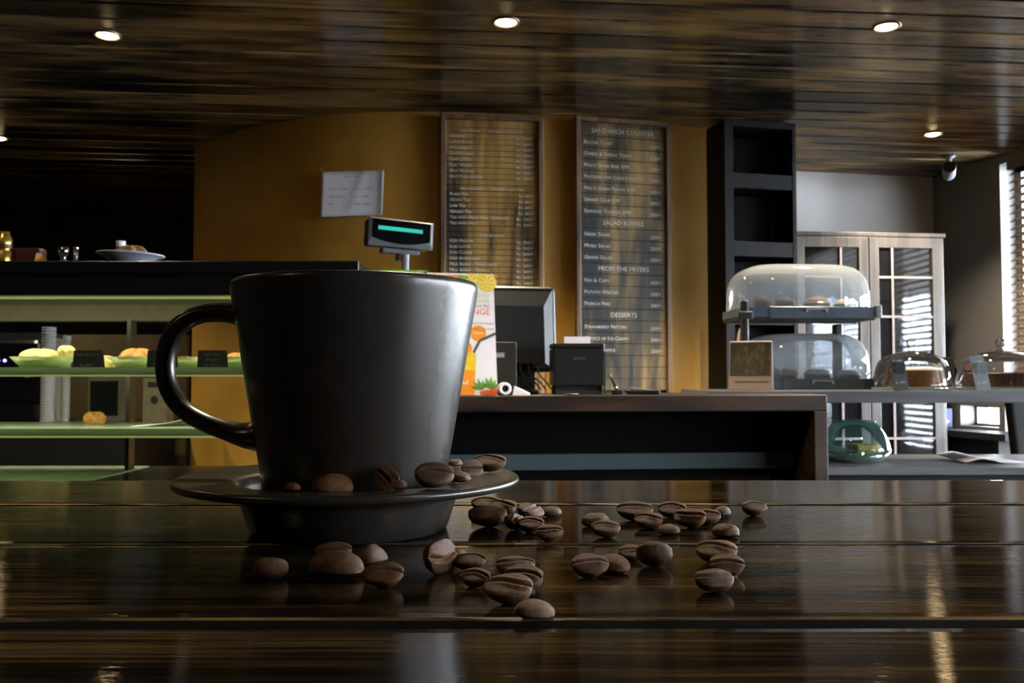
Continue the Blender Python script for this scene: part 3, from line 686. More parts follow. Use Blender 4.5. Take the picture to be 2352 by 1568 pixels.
def pr_orange(m, W, H):
    L = -.0006
    def lay(k): return L - .00025 * k
    X = lambda u: -W / 2 + W * u
    Z = lambda v: H * v
    r = W * .16
    for (u, v_, k, mm) in ((.03, .965, 1, 2), (.55, .98, 1, 2)):
        pass
    def slice_(u, v_, rr, a0=0, a1=360, k=1):
        disc(m, X(u), Z(v_), rr, rr, lay(k), m=2, a0=a0, a1=a1); disc(m, X(u), Z(v_), rr * .86, rr * .86, lay(k + 1), m=3, a0=a0, a1=a1)
        for q in range(8):
            if a1 - a0 < 360 and q > 3: break
            g = R((a0 + 22 + 45 * q)); c0 = R(16)
            m.poly([(X(u) + rr * .12 * math.cos(g), lay(k + 2), Z(v_) + rr * .12 * math.sin(g)), (X(u) + rr * .78 * math.cos(g - c0), lay(k + 2), Z(v_) + rr * .78 * math.sin(g - c0)), (X(u) + rr * .78 * math.cos(g + c0), lay(k + 2), Z(v_) + rr * .78 * math.sin(g + c0))], 2)
    slice_(.90, .925, W * .145)
    slice_(.74, .998, W * .15, 180, 360)
    slice_(.02, .985, W * .14, 200, 360)
    disc(m, X(.26), Z(.975), W * .14, H * .028, lay(1), m=1, a0=180, a1=360); disc(m, X(.36), Z(.985), W * .15, H * .02, lay(2), m=1, a0=180, a1=360); disc(m, X(.22), Z(.985), W * .06, H * .04, lay(3), m=1, a0=180, a1=360)
    def sprig(u, v_, g0, n=5, s=.035):
        for q in range(n):
            g = R(g0 + (q - n / 2) * 28); a, b = X(u), Z(v_); l = s * (1 - .12 * abs(q - n / 2))
            m.poly([(a, lay(4), b), (a + l * .6 * math.cos(g + .22), lay(4), b + l * .6 * math.sin(g + .22)), (a + l * math.cos(g), lay(4), b + l * math.sin(g)), (a + l * .6 * math.cos(g - .22), lay(4), b + l * .6 * math.sin(g - .22))], 4)
    sprig(.50, .985, 300, 5, .03); sprig(.34, .93, 200, 5, .03)
    xr_ = X(.93)
    text(m, 'Healthy', xr_, Z(.80), .020, lay(1), 'RIGHT', m=7); text(m, 'Juices', xr_, Z(.755), .020, lay(1), 'RIGHT', m=7)
    text(m, 'Juice Bar', xr_, Z(.717), .0125, lay(1), 'RIGHT', m=8); text(m, 'ORANGE', xr_, Z(.655), .0235, lay(1), 'RIGHT', m=1)
    text(m, 'a fresh blend of oranges', X(.98), Z(.575), .009, lay(1), 'RIGHT', m=9); text(m, 'in every fruity juice', X(.98), Z(.53), .009, lay(1), 'RIGHT', m=9)
    disc(m, X(.74), Z(.50), W * .12, W * .12, lay(1), m=0); text(m, 'Calcium', X(.74), Z(.494), .0085, lay(2), 'CENTER', m=10)
    disc(m, X(.53), Z(.375), W * .115, W * .115, lay(1), m=0); text(m, 'C', X(.53), Z(.365), .012, lay(2), 'CENTER', m=10)
    for a, b in (((.66, .34), (.76, .44)), ((.76, .44), (1.0, .50))):
        p0 = Vector((X(a[0]), Z(a[1]))); p1 = Vector((X(b[0]), Z(b[1]))); nn = (p1 - p0).normalized(); nn = Vector((-nn.y, nn.x)) * .0035
        m.poly([(p0.x + nn.x, lay(3), p0.y + nn.y), (p1.x + nn.x, lay(3), p1.y + nn.y), (p1.x - nn.x, lay(3), p1.y - nn.y), (p0.x - nn.x, lay(3), p0.y - nn.y)], 8)
    m.poly([(X(.05), lay(3), Z(.0)), (X(.66), lay(3), Z(.0)), (X(.70), lay(3), Z(.34)), (X(.0), lay(3), Z(.34))], 2)
    m.poly([(X(.04), lay(4), Z(.0)), (X(.655), lay(4), Z(.0)), (X(.675), lay(4), Z(.20)), (X(.02), lay(4), Z(.20))], 0)
    text(m, 'hhaad', X(.57), Z(.085), .016, lay(5), 'RIGHT', m=10)
    sprig(.90, .05, 100, 5, .036); sprig(.76, .04, 120, 5, .035); disc(m, X(.86), Z(.02), W * .13, H * .02, lay(3), m=1); disc(m, X(.94), Z(.025), W * .06, H * .03, lay(4), m=1)
def pr_green(m, W, H):
    lay = lambda k: -.0006 - .00025 * k
    X = lambda u: -W / 2 + W * u
    Z = lambda v: H * v
    m.poly([(X(0), lay(0), 0), (X(1), lay(0), 0), (X(1), lay(0), H), (X(0), lay(0), H)], 6)
    m.poly([(X(0), lay(1), Z(.80)), (X(.22), lay(1), Z(.9)), (X(.26), lay(1), Z(1)), (X(0), lay(1), Z(1))], 5)
    m.poly([(X(.9), lay(1), Z(.85)), (X(1), lay(1), Z(.83)), (X(1), lay(1), Z(1)), (X(.93), lay(1), Z(1))], 5)
    disc(m, X(.43), Z(1), W * .17, W * .17, lay(2), m=7, a0=180, a1=360); disc(m, X(.43), Z(1), W * .155, W * .155, lay(3), m=6, a0=180, a1=360)
    for u, v_, rr in ((.70, .945, .075), (.80, .905, .075), (.85, .965, .06)):
        disc(m, X(u), Z(v_), W * rr * 1.15, W * rr, lay(4), m=4); disc(m, X(u), Z(v_), W * rr, W * rr * .86, lay(5), m=7)
    m.poly([(X(.1), lay(3), Z(.05)), (X(.7), lay(3), Z(.05)), (X(.75), lay(3), Z(.4)), (X(.05), lay(3), Z(.4))], 5)
stand_card(834, 981, 611, .045, R(4), 'green juice poster with cucumber slices, mostly hidden behind the mug', pr_green)
stand_card(988, 1143, 619, .03, R(11), 'white juice poster with lemon slices and a glass of orange juice', pr_orange)

# ---- pole display
M_bez = mat('blue_grey_plastic', G(76, 83, 92), .45); M_scr = mat('display_window', G(6, 9, 14), .12, var=.05); M_vfd = emat('teal_display_glow', (.03, .62, .50), .5)
c = onc(930, .20)
o = thing('customer_display', c, 'till customer display on a pole with a glowing teal line, above the green poster', 'display', R(0))
zc = at(918, 537, c.y).z - CTZ
T = Matrix.Translation((-.012, 0, zc)) @ Matrix.Rotation(R(2.5), 4, 'Y') @ Matrix.Rotation(R(24), 4, 'Z')
hwid, hh = .092, .038
mb = MB(); mb.rbox(-hwid, hwid, .0, .05, -hh, hh, .008, axis='y', M=T); mb.build('housing', M_black, o)
fb = MB()
def ring_(pts_o, pts_i, y):
    n = len(pts_o); fb.add([(a, y, b) for a, b in pts_o] + [(a, y - .003, b) for a, b in pts_i], [(i, (i + 1) % n, n + (i + 1) % n, n + i) for i in range(n)], 0, False, T)
def rr_(w_, h1, h2, sag, n=10):
    top = [(-w_ + 2 * w_ * i / n, h1) for i in range(n + 1)]; bot = [(w_ - 2 * w_ * i / n, -h2 - sag * (1 - (1 - 2 * i / n) ** 2)) for i in range(n + 1)]
    return bot[::-1][::-1] + top
Oo = rr_(hwid, hh, hh, 0); Ii = rr_(hwid * .91, hh * .93, hh * .42, hh * .36)
ring_(Oo, Ii, -.001)
fb.build('bezel', M_bez, o)
MB().poly([(a, -.0025, b) for a, b in Ii], 0, T).build('screen', M_scr, o)
tm = MB()
for k in range(20):
    x0 = -.066 + k * .0064
    tm.box(x0, x0 + .0018, -.0036, -.003, .006, .0165, M=T); tm.box(x0 + .0032, x0 + .005, -.0036, -.003, .006, .0165, M=T)
    for z in (.006, .0105, .015): tm.box(x0 + .0016, x0 + .0034, -.0036, -.003, z, z + .0016, M=T)
tm.build('readout', M_vfd, o)
T2 = Matrix.Translation((-.012, .02, zc)) @ Matrix.Rotation(R(2), 4, 'Y') @ Matrix.Rotation(R(24), 4, 'Z')
MB().rbox(-.058, .05, -.012, .02, -hh - .016, -hh - .002, .004, M=T2).rbox(-.012, .02, -.016, .02, -hh - .034, -hh - .014, .004, M=T2).build('bracket', M_bez, o)
MB().lathe([(.010, 0), (.010, zc - hh - .02)], 20).build('pole', M_grey, o)
MB().lathe([(.001, .012), (.03, .012), (.036, .006), (.036, 0), (.001, 0)], 28).build('base', M_black, o)

# ---- monitor seen from behind
c = onc(1205, .22)
o = thing('till_monitor', c, 'black till screen seen from behind, right of the white juice poster', 'monitor', R(10))
k = c.y / F; w2 = 142 / 2 * k + .012; zt2 = at(1200, 653, c.y).z - CTZ; zb2 = at(1200, 853, c.y).z - CTZ
mb = MB(); T = Matrix.Rotation(R(-6), 4, 'X')
x0, x1 = -w2 - .03, w2 - .004
mb.rbox(x0, x1, 0, .018, zb2, zt2, .012, axis='y', M=T); mb.build('screen_shell', M_black, o)
mb = MB()
A = [(x0 + .008, zb2 + .008), (x1 - .008, zb2 + .008), (x1 - .008, zt2 - .008), (x0 + .008, zt2 - .008)]; B = [(x0 + .04, zb2 + .02), (x1 - .040, zb2 + .02), (x1 - .040, zt2 - .062), (x0 + .04, zt2 - .062)]
mb.add([(a, 0, b) for a, b in A] + [(a, -.028, b) for a, b in B], [(0, 1, 5, 4), (1, 2, 6, 5), (2, 3, 7, 6), (3, 0, 4, 7), (4, 5, 6, 7)], 0, False, T)
mb.build('rear_cover', mat('satin_black_plastic', G(18, 20, 24), .45, spec=.3), o)
MB().rbox(-.035, .035, .012, .032, .01, zb2 + .10, .006).build('stand_neck', M_black, o)
MB().rbox(-.09, .04, -.04, .10, 0, .012, .02).build('stand_base', M_black, o)
mb = MB()
for a, b in ((-.02, .03), (.004, .045), (.03, .062)): mb.tube([(a, -.01, zb2 + .04), (a + .008, -.014, zb2 - .008), (b, -.012, .03), (b + .012, -.015, .012)], .0022, n=8)
mb.build('cables', M_dull, o)
# ---- black box with a grey sticker
c = onc(1164, .10)
o = thing('card_terminal_box', c, 'narrow black box with a small grey sticker in front of the till screen', 'box', R(3))
k = c.y / F; h = at(1164, 785, c.y).z - CTZ
MB().rbox(-30 * k, 23 * k, 0, .05, 0, h, .003).build('body', mat('dark_olive_plastic', G(30, 29, 25), .5), o)
MB().box(-30 * k + .001, -5 * k, -.0015, 0, h * .70, h * .80).build('sticker', M_grey, o)
tm = MB(); text(tm, 'FLOW', -6.2 * k, h * .72, .0105, -.0018, 'RIGHT'); tm.build('lettering', mat('pale_print', G(205, 205, 200), .6), o)
# ---- receipt printer
c = onc(1331, .09)
o = thing('receipt_printer', c, 'black receipt printer with a strip of paper standing out of its top', 'printer', R(5))
k = c.y / F; w = 118 / 2 * k; h = at(1331, 788, c.y).z - CTZ
MB().rbox(-w, w, 0, .10, .024, h - .014, .004).build('body', M_black, o)
MB().rbox(-w, w, -.001, .10, h - .0125, h, .004).build('lid', M_black, o)
MB().box(-w + .006, w - .006, .012, .096, 0, .026).build('base', M_dull, o)
MB().box(w - .0006, w + .0012, -.001, .012, 0, h - .02).build('edge_strip', M_steel, o)
MB().box(-29 * k, 33 * k, .05, .051, h - .002, h + .020).build('receipt', M_paper, o)
tm = MB(); text(tm, 'EPSON', 0, h * .675, .0105, -.0008, 'CENTER'); tm.build('lettering', mat('dim_grey_print', G(88, 90, 92), .6), o)
# ---- pen on a stand
c = onc(1408, .12)
o = thing('counter_pen', c, 'silver pen leaning in a holder, right of the receipt printer', 'pen', R(0))
MB().tube([(-.010, 0, .058), (-.006, 0, .045), (.006, 0, .02), (.010, 0, .012)], [.0006, .003, .0042, .004], n=10).build('barrel', M_chrome, o)
MB().rbox(-.004, .026, -.015, .015, 0, .013, .005).build('holder', M_black, o)
# ---- card reader / keypad
c = onc(1478, .12)
o = thing('card_reader', c, 'low black card reader with a grey slanted face, beside the pen', 'card reader', R(-12))
T = Matrix.Rotation(R(6), 4, 'Y')
MB().rbox(-.045, .045, -.03, .04, .001, .012, .004).build('body', M_black, o)
MB().box(-.038, .028, -.026, .034, .0125, .0145, M=T).build('face_plate', M_grey, o)
# ---- paper roll and folded slip
c = onc(1158, .03)
o = thing('paper_roll', c + Vector((0, 0, .0145)), 'white till paper roll lying end on beside the white poster', 'paper roll', R(8))
T = Matrix.Rotation(R(90), 4, 'X')
MB().lathe([(.0085, -.025), (.0165, -.025), (.0165, .02), (.0085, .02), (.0085, -.025)], 32, M=T @ Matrix.Translation((0, .002, 0))).build('roll', M_white, o)
MB().lathe([(.0065, -.0235), (.0084, -.0235), (.0084, .019), (.0065, .019), (.0065, -.0235)], 24, M=T @ Matrix.Translation((0, .002, 0))).build('core', M_dull, o)
c = onc(1197, .03)
mb = MB(); mb.add([(-.022, 0, 0), (.022, .0, 0), (.022, .03, 0), (-.014, .03, .0), (-.018, .004, .024), (.004, .02, .012), (.022, .028, .004)], [(0, 1, 2, 3), (4, 0, 1), (4, 1, 6, 5), (0, 4, 3), (4, 5, 3)])
o = tag(mb.build('folded_paper', M_paper, loc=c + Vector((0, 0, .0005)), rz=R(-4), solid=.0008), 'white folded slip of paper on the counter, right of the paper roll', 'paper')
c = onc(1310, .022)
tag(MB().lathe([(.001, .001), (.018, .001), (.0215, .004), (.022, .0035), (.0185, 0), (.001, 0)], 32).build('glint_dish', M_steel, loc=c), 'small steel dish added as a glint at the counter edge below the receipt printer', 'dish')  # added steel disc standing in for a glint of light on the worktop

# ------------------------------------------------------------------ two-level display shelf on the right
SY0 = 2.78; ST = at(2100, 897, SY0).z; LT = at(2100, 1074, SY0).z
o = thing('display_shelf', (1.35, SY0, 0), 'grey two-level display shelf at the right, under the cake domes', 'shelf unit', 0)
x0, x1 = -.74, .95
MB().box(x0, x1, 0, .50, ST - .037, ST).build('upper_board', M_slab, o, bevel=.002)
MB().box(x0, x1, 0, .50, LT - .0225, LT).build('lower_board', M_slab, o, bevel=.002)
MB().box(x0, x0 + .03, .0, .50, 0, LT - .0225).box(x0, x0 + .03, .0, .50, LT, ST - .037).build('side_panel', M_case, o)
MB().box(x1 - .03, x1, .0, .50, 0, LT - .0225).box(x1 - .03, x1, .0, .50, LT, ST - .037).build('side_panel', M_case, o)
MB().box(x0 + .03, x1 - .03, .03, .05, 0, LT - .0225).build('front_panel', M_case, o)

# ---- two-tier domed food display
M_clear = glass('clear_acrylic', (.86, .9, .93), 1.1, .05, .05, .24, (.72, .77, .82))
M_tray = mat('slate_plastic_tray', G(74, 86, 98), .3); M_foil = mat('foil_tin', G(215, 215, 220), .25, .8, var=.1, scale=80, bump=.4, bscale=120)
YD = 3.04; kd = YD / F
dx = at(1866, 870, YD).x
o = thing('tiered_food_display', (dx, YD, ST), 'two-tier clear domed pastry display on the upper shelf board', 'food display', R(3))
def zz(py): return at(1866, py, YD).z - ST
def dome(par, xa, xb, z0, z1, y0, y1):
    xm, ym = (xa + xb) / 2, (y0 + y1) / 2; a, b = (xb - xa) / 2, (y1 - y0) / 2; mb = MB(); hgt = z1 - z0
    def fn(u, v_):
        ph = 2 * PI * u; th = v_ * PI / 2; ct = math.cos(th) ** .40; st_ = math.sin(th) ** .58
        cx = math.copysign(abs(math.cos(ph)) ** .45, math.cos(ph)); cy = math.copysign(abs(math.sin(ph)) ** .45, math.sin(ph))
        return (xm + a * cx * ct, ym + b * cy * ct, z0 + hgt * st_)
    mb.grid(fn, 64, 18); return mb.build('dome', M_clear, par)
def tier(px0, px1, ptop, ptray, pbot):
    xa, xb = (px0 - 1866) * kd, (px1 - 1866) * kd; z0, z1, zt = zz(pbot), zz(ptray), zz(ptop); h = (z1 - z0)
    t_ = MB(); t_.rbox(xa, xb, 0, .235, z0, z0 + .012, .03); t_.build('tray', M_black, o)
    t_ = MB(); t_.rbox(xa + .10, xb - .016, -.004, .004, z0 + .004, z1 + .004, .002).box(xa + .008, xa + .10, .0, .006, z0 + .008, z1).box(xa + .004, xa + .01, .01, .225, z0 + .01, z1).box(xb - .016, xb - .01, .01, .225, z0 + .01, z1)
    t_.build('tray_wall', M_tray, o)
    MB().rbox(xb - .016, xb + .004, -.012, .012, z0 + .004, z1 + .01, .003).build('hinge_lug', M_foil if False else M_grey, o)
    dome(o, xa, xb - .003, z1, zt, .004, .23)
    xh = (xa + xb) / 2 + .02
    MB().box(xh - .035, xh + .035, -.010, -.004, z1 - .006, z1 - .001).box(xh - .037, xh - .03, -.010, -.004, z1 - .014, z1 - .001).box(xh + .03, xh + .037, -.010, -.004, z1 - .014, z1 - .001).build('handle', M_steel, o)
    return xa, xb, z0 + .012
u = tier(1700, 2026, 600, 707, 733)
l = tier(1728, 2022, 763, 872, 898)
zl = zz(690)
MB().rbox(u[0] + .006, u[0] + .026, -.01, .03, 0, zl, .006).rbox(u[0] - .008, u[0] + .04, -.012, .0, zz(733), zz(716), .004).build('post', M_black, o)
MB().rbox(u[1] - .075, u[1] - .045, .19, .22, 0, zz(736), .006).build('post', M_black, o)
M_choc = mat('chocolate_crumb', G(62, 40, 26), .7, var=.35, scale=150, bump=.8, bscale=200); M_bake = mat('golden_crust', G(150, 108, 60), .65, var=.3, scale=80, bump=.6)
M_pie = mat('pale_pastry', G(205, 196, 186), .6, var=.1, scale=60, bump=.4)
def muffin(loc, r, h, mtop, label, mcup):
    q = thing('muffin', loc, label, 'muffin', 0, 'pastries under the tiered domes')
    MB().lathe([(.001, 0), (r * .72, 0), (r, h * .62)], 28).build('paper_case', mcup, q)
    MB().lathe([(r * .98, h * .6), (r * 1.12, h * .72), (r * .98, h * .9), (r * .6, h * 1.04), (.001, h * 1.08)], 28).build('crown', mtop, q)
def pie(loc, r, h, label, mt):
    q = thing('foil_pie', loc, label, 'pie', 0, 'pastries under the tiered domes')
    MB().lathe([(.001, .001), (r * .74, .001), (r, h * .72), (r * 1.06, h * .74), (r * 1.06, h * .69), (r * .97, h * .66)], 36).build('foil_tin', M_foil, q)
    MB().lathe([(r * .96, h * .66), (r * .9, h * .86), (r * .6, h * .98), (.001, h)], 36).build('filling', mt, q)
def dp(px, dy, z): q = Vector(((px - 1866) * kd, dy, z)); return o.matrix_basis @ q
M_dcup = mat('brown_paper_case', G(52, 34, 26), .7); 
bpy.context.view_layer.update()
zu, zl_ = u[2] + .001, l[2] + .001
muffin(dp(1765, .07, zu), .026, .068, M_choc, 'dark chocolate muffin at the left of the upper dome', M_dcup)
muffin(dp(1832, .12, zu), .03, .068, M_choc, 'crumbly brown muffin second from the left in the upper dome', M_dcup)
pie(dp(1906, .10, zu), .046, .068, 'wide foil pie in the middle of the upper dome', M_bake)
pie(dp(1982, .12, zu), .040, .066, 'pale iced pie in foil at the right of the upper dome', M_pie)
muffin(dp(1790, .07, zl_), .026, .062, M_choc, 'nut-topped dark muffin at the left of the lower dome', M_dcup)
muffin(dp(1842, .13, zl_), .030, .060, M_bake, 'golden muffin second from the left in the lower dome', M_dcup)
pie(dp(1905, .10, zl_), .047, .062, 'wide white-topped foil pie in the middle of the lower dome', M_pie)
pie(dp(1980, .10, zl_), .041, .060, 'white-topped foil pie at the right of the lower dome', M_pie)

# ---- cake domes
M_cg = glass('blown_glass', (.93, .95, .96), 1.5, .06, .02, .01); M_gplate = glass('green_glass_plate', (.72, .86, .80), 1.2, .10, .04, .12, (.55, .72, .66))
def cake_dome(px, Rr, label, cake, hcake, rcake, topmat, off):
    Yc = 2.945 + off; q = at(px, 890, Yc); d = thing('cake_dome', (q.x, Yc, ST), label, 'cake dome', 0, 'glass cake domes on the upper shelf board')
    z0 = .012; zt = at(px, 806, Yc).z - ST; zk = at(px, 776, Yc).z - ST
    MB().lathe([(.001, .004), (Rr * 1.02, .004), (Rr * 1.05, .010), (Rr * 1.06, .008), (Rr * 1.03, 0), (.001, 0)], 56).build('plate', M_gplate, d)
    pr = [(Rr, z0), (Rr * 1.01, z0 + .004), (Rr * .99, z0 + .02), (Rr * .965, z0 + .035), (Rr * .88, z0 + (zt - z0) * .66), (Rr * .72, z0 + (zt - z0) * .82), (Rr * .45, z0 + (zt - z0) * .94), (Rr * .14, zt), (.010, zt + .003)]
    MB().lathe([(max(a.x, .001), a.y) for a in catm(pr, 4)], 64).build('glass_cover', M_cg, d)
    rk = (zk - zt) * .36; zc_ = zk - rk
    kp = [(.010, zt + .002), (.012, zt + .006), (.008, zt + .009)] + [(rk * math.sin(R(a)) + .0005, zc_ - rk * math.cos(R(a))) for a in range(25, 181, 15)]
    MB().lathe(kp, 28).build('knob', M_cg, d)
    return d, q
d1, q1 = cake_dome(2095, .119, 'smaller glass cake dome with a brown cake slice, next to the tiered display', None, 0, 0, None, 0)
d2, q2 = cake_dome(2300, .139, 'larger glass cake dome over a round chocolate cake, at the right edge', None, 0, 0, None, .02)
M_cake = mat('carrot_cake_crumb', G(128, 84, 34), .7, var=.25, scale=90, bump=.6); M_ice = mat('cream_icing', G(226, 220, 206), .5, var=.05)
cq = thing('cake', (q1.x + .015, 2.945, ST + .0052), 'brown carrot cake with pale icing under the smaller dome', 'cake', 0)
MB().lathe([(.001, 0), (.075, 0), (.078, .004), (.078, .058)], 48).build('sponge', M_cake, cq); MB().lathe([(.078, .0585), (.076, .066), (.06, .068), (.001, .068)], 48).build('icing', M_ice, cq)
cq = thing('cake', (q2.x + .015, 2.965, ST + .0052), 'round chocolate cake with a ridged dark side under the larger dome', 'cake', 0)
mb = MB()
def ck(u, v_):
    g = 2 * PI * u; r = .112 + .003 * math.sin(48 * g); return (r * math.cos(g), r * math.sin(g), .048 * v_)
mb.grid(ck, 192, 2); mb.build('side', mat('dark_chocolate_sponge', G(84, 46, 32), .5, var=.3, scale=60, bump=.5), cq)
MB().lathe([(.1125, .048), (.108, .052), (.001, .051)], 96).build('icing', mat('chocolate_icing', G(96, 54, 36), .35, var=.2, scale=80, bump=.5), cq)
# ---- slate price cards
def price_card(px0, px1, pyt, Yc, lines, mtl, lean, label, yaw=0):
    q = at((px0 + px1) / 2, 898, Yc); W = (px1 - px0) / F * Yc; H = (at(px0, pyt, Yc).z - ST) * 1.01
    d = thing('price_card', (q.x, Yc, ST), label, 'price card', R(yaw), 'slate price cards before the cake domes')
    T = Matrix.Rotation(R(-9), 4, 'X') @ Matrix.Rotation(R(lean), 4, 'Y')
    MB().box(-W / 2, W / 2, 0, .003, 0.001, H, M=T).build('card', mtl, d)
    MB().box(-W / 2 + .008, W / 2 - .008, 0, .003, 0, H * .8, M=Matrix.Translation((-.004, H * .16, 0)) @ Matrix.Rotation(R(11), 4, 'X')).build('strut', mtl, d)
    tm = MB()
    for s, z, sz in lines: text(tm, s, 0, H * z, sz, -.0008, 'CENTER', M=T)
    tm.build('lettering', mat('chalk_white', G(190, 196, 200), .8), d)
price_card(2056, 2089, 813, 2.795, [('Forest', .80, .011), ('Carrot', .62, .011), ('Cake', .50, .011), ('Rs. 300/-', .20, .009)], mat('slate_card', G(38, 42, 48), .5), -5, 'dark slate price card for carrot cake before the smaller dome')
price_card(2244, 2278, 815, 2.79, [('Forest', .80, .011), ('Date &', .60, .0105), ('Nuts', .47, .0105), ('Rs. 280/-', .20, .009)], mat('worn_slate_card', G(112, 122, 132), .35), -8, 'pale grey slate price card leaning before the larger dome')
q = at(2186, 897, 3.18)
d = thing('price_card', (q.x, 3.18, ST), 'folded price card seen edge on between the two cake domes', 'price card', 0, 'slate price cards before the cake domes')
MB().box(-.0015, .0015, -.05, .05, 0.001, .115, M=Matrix.Translation((.012, 0, 0)) @ Matrix.Rotation(R(-13), 4, 'Y')).build('card', M_steel, d)
MB().box(-.0015, .0015, -.05, .05, 0.001, .113, M=Matrix.Translation((-.015, 0, 0)) @ Matrix.Rotation(R(1), 4, 'Y')).build('strut', M_dull, d)
# ---- easel photo card
c = at(1722, 898, 2.85)
o = thing('photo_stand', (c.x, 2.85, ST), 'A-shaped card stand with a dark autumn-coloured photo, left of the tiered display', 'card stand', R(-20))
T = Matrix.Rotation(R(-16), 4, 'X'); w = .066; h = .162
MB().box(-w, w, 0, .004, 0.002, h, M=T).build('card', mat('cream_card', G(140, 118, 108), .6, var=.05), o)
mt = wood('autumn_photo', [(.3, G(20, 18, 10)), (.5, G(52, 42, 16)), (.62, G(90, 70, 22)), (.8, G(84, 44, 18))], (60, 60, 34), .4, 0, big=1.)
MB().box(-w + .004, w - .004, -.0012, 0, h * .30, h - .004, M=T).build('photo', mt, o)
MB().box(-w + .02, w - .01, -.0012, 0, h * .17, h * .185, M=T).build('rule', mat('brown_ink', G(92, 68, 58), .7), o)
MB().box(-w, w, 0, .004, 0.002, h, M=Matrix.Translation((0, .093, 0)) @ Matrix.Rotation(R(16), 4, 'X')).build('strut', M_paper, o)
c = at(1702, 870, 3.08)
o = thing('wooden_spoon', (c.x, 3.08, ST), 'pale wooden serving spoon standing behind the photo stand', 'spoon', 0)
MB().tube([(-.02, 0, 0), (-.006, 0, .10), (-.002, 0, .15), (.004, 0, .185), (.006, 0, .205), (.008, 0, .215)], [.005, .0055, .012, .014, .010, .003], [.004, .004, .004, .004, .004, .003], n=12).build('spoon', mat('pale_wood', G(180, 168, 146), .6), o)
# ---- lower shelf: glass dome with a slice of cake
M_teal = glass('teal_tinted_glass', (.80, .90, .89), 1.5, .06, .03, .03, (.45, .68, .66)); M_teal2 = glass('thick_teal_glass', (.45, .72, .70), 1.3, .14, .04, .25, (.25, .52, .50))
Yt = 3.0; c = at(1964, 1050, Yt); zr = at(1964, 1032, Yt).z - LT; ztp = at(1964, 967, Yt).z - LT
o = thing('glass_cloche', (c.x, Yt, LT), 'teal glass dish and cover with yellow cake inside, on the lower shelf board', 'cake dome')
Rt = .111
MB().lathe([(.001, .003), (.07, .003), (.078, .006), (Rt, zr - .003), (Rt + .002, zr - .002), (.079, .0), (.001, 0)], 56).build('dish', M_teal2, o)
MB().lathe([(a.x, a.y) for a in catm([(Rt, zr + .001), (Rt * .985, zr + .012), (Rt * .90, zr + (ztp - zr) * .45), (Rt * .74, zr + (ztp - zr) * .78), (Rt * .56, ztp - .003), (Rt * .40, ztp)], 5)] + [(.001, ztp)], 56).build('cover', M_teal, o)
MB().lathe([(Rt * .97, zr + .0012), (Rt * 1.01, zr + .0015), (Rt * 1.02, zr + .004), (Rt * .985, zr + .005)], 56).build('rim', M_teal2, o)
MB().lathe([(Rt * .40, ztp + .0005), (Rt * .60, ztp - .002), (Rt * .60, ztp + .001), (Rt * .42, ztp + .003), (Rt * .40, ztp + .0005)], 56).build('top_ring', M_teal2, o)
x = at(1985, 1030, Yt).x
tag(MB().rbox(-.045, .04, -.04, .04, .0, .052, .006).build('cake_slice', mat('yellow_sponge', G(196, 164, 74), .7, var=.12, scale=60, bump=.5), loc=(x, Yt, LT + .0042), rz=R(6), bevel=.003), 'block of yellow sponge cake under the teal cover', 'cake')
# ---- papers on the lower board
c = at(2240, 1045, 3.05)
o = tag(MB().grid(lambda u, v_: (-.10 + .2 * u, -.10 + .2 * v_, .002 + .014 * math.exp(-((u - .3) / .22) ** 2) + .01 * v_ * (1 - u)), 16, 6).build('loose_paper', M_paper, loc=(c.x, 3.02, LT), solid=.001), 'curled white sheet of paper on the lower shelf board at the right', 'paper')
mb = MB()
# blue carton and dark ledge with the low window behind
c = at(2196, 942, 4.2)
def rwall(t_, y, z): return CRN + Vector((math.cos(RW) * t_ - math.sin(RW) * y, math.sin(RW) * t_ + math.cos(RW) * y, z))
o = tag(MB().box(.04, .80, -.22, -.002, E - .315, E - .28).build('wall_ledge', M_case, loc=CRN, rz=RW), 'dark ledge on the window wall below the small bright window', 'ledge')
for s_ in (.1, .7): MB().box(s_, s_ + .03, -.2, -.002, 0, E - .315).build('bracket', M_case, o)
o = thing('blue_carton', rwall(.13, -.11, E - .28), 'small blue carton with white marks on the dark ledge', 'carton', R(5))
MB().box(-.07, .07, -.05, .05, 0, .11).build('box', mat('blue_card', G(40, 54, 104), .5), o)
MB().box(-.03, .05, -.0512, -.05, .03, .045).box(-.03, .03, -.0512, -.05, .07, .078).build('print', M_paper, o)
# dark chair beyond the shelf at the right edge
c = at(2345, 1000, 3.65)
o = thing('black_armchair', (c.x + .42, 3.75, 0), 'black chair with a curved arm beyond the shelf, cut by the right edge', 'chair', R(25))
za = at(2300, 1035, 3.65).z
MB().rbox(-.22, .22, -.22, .22, .42, .48, .04).build('seat', M_void, o)
MB().rbox(-.20, .20, .18, .22, .46, 1.12, .02, M=Matrix.Rotation(R(-6), 4, 'X')).build('backrest', M_void, o)
for sx in (-1, 1):
    MB().tube([(sx * .22, .2, .90), (sx * .25, .08, za - .03), (sx * .26, -.05, za - .035), (sx * .26, -.16, za), (sx * .26, -.2, za + .05)], .016, n=10).build('arm', M_void, o)
    for sy in (-1, 1): MB().tube([(sx * .19, sy * .19, .43), (sx * .22, sy * .22, 0)], .015, n=10).build('leg', M_void, o)
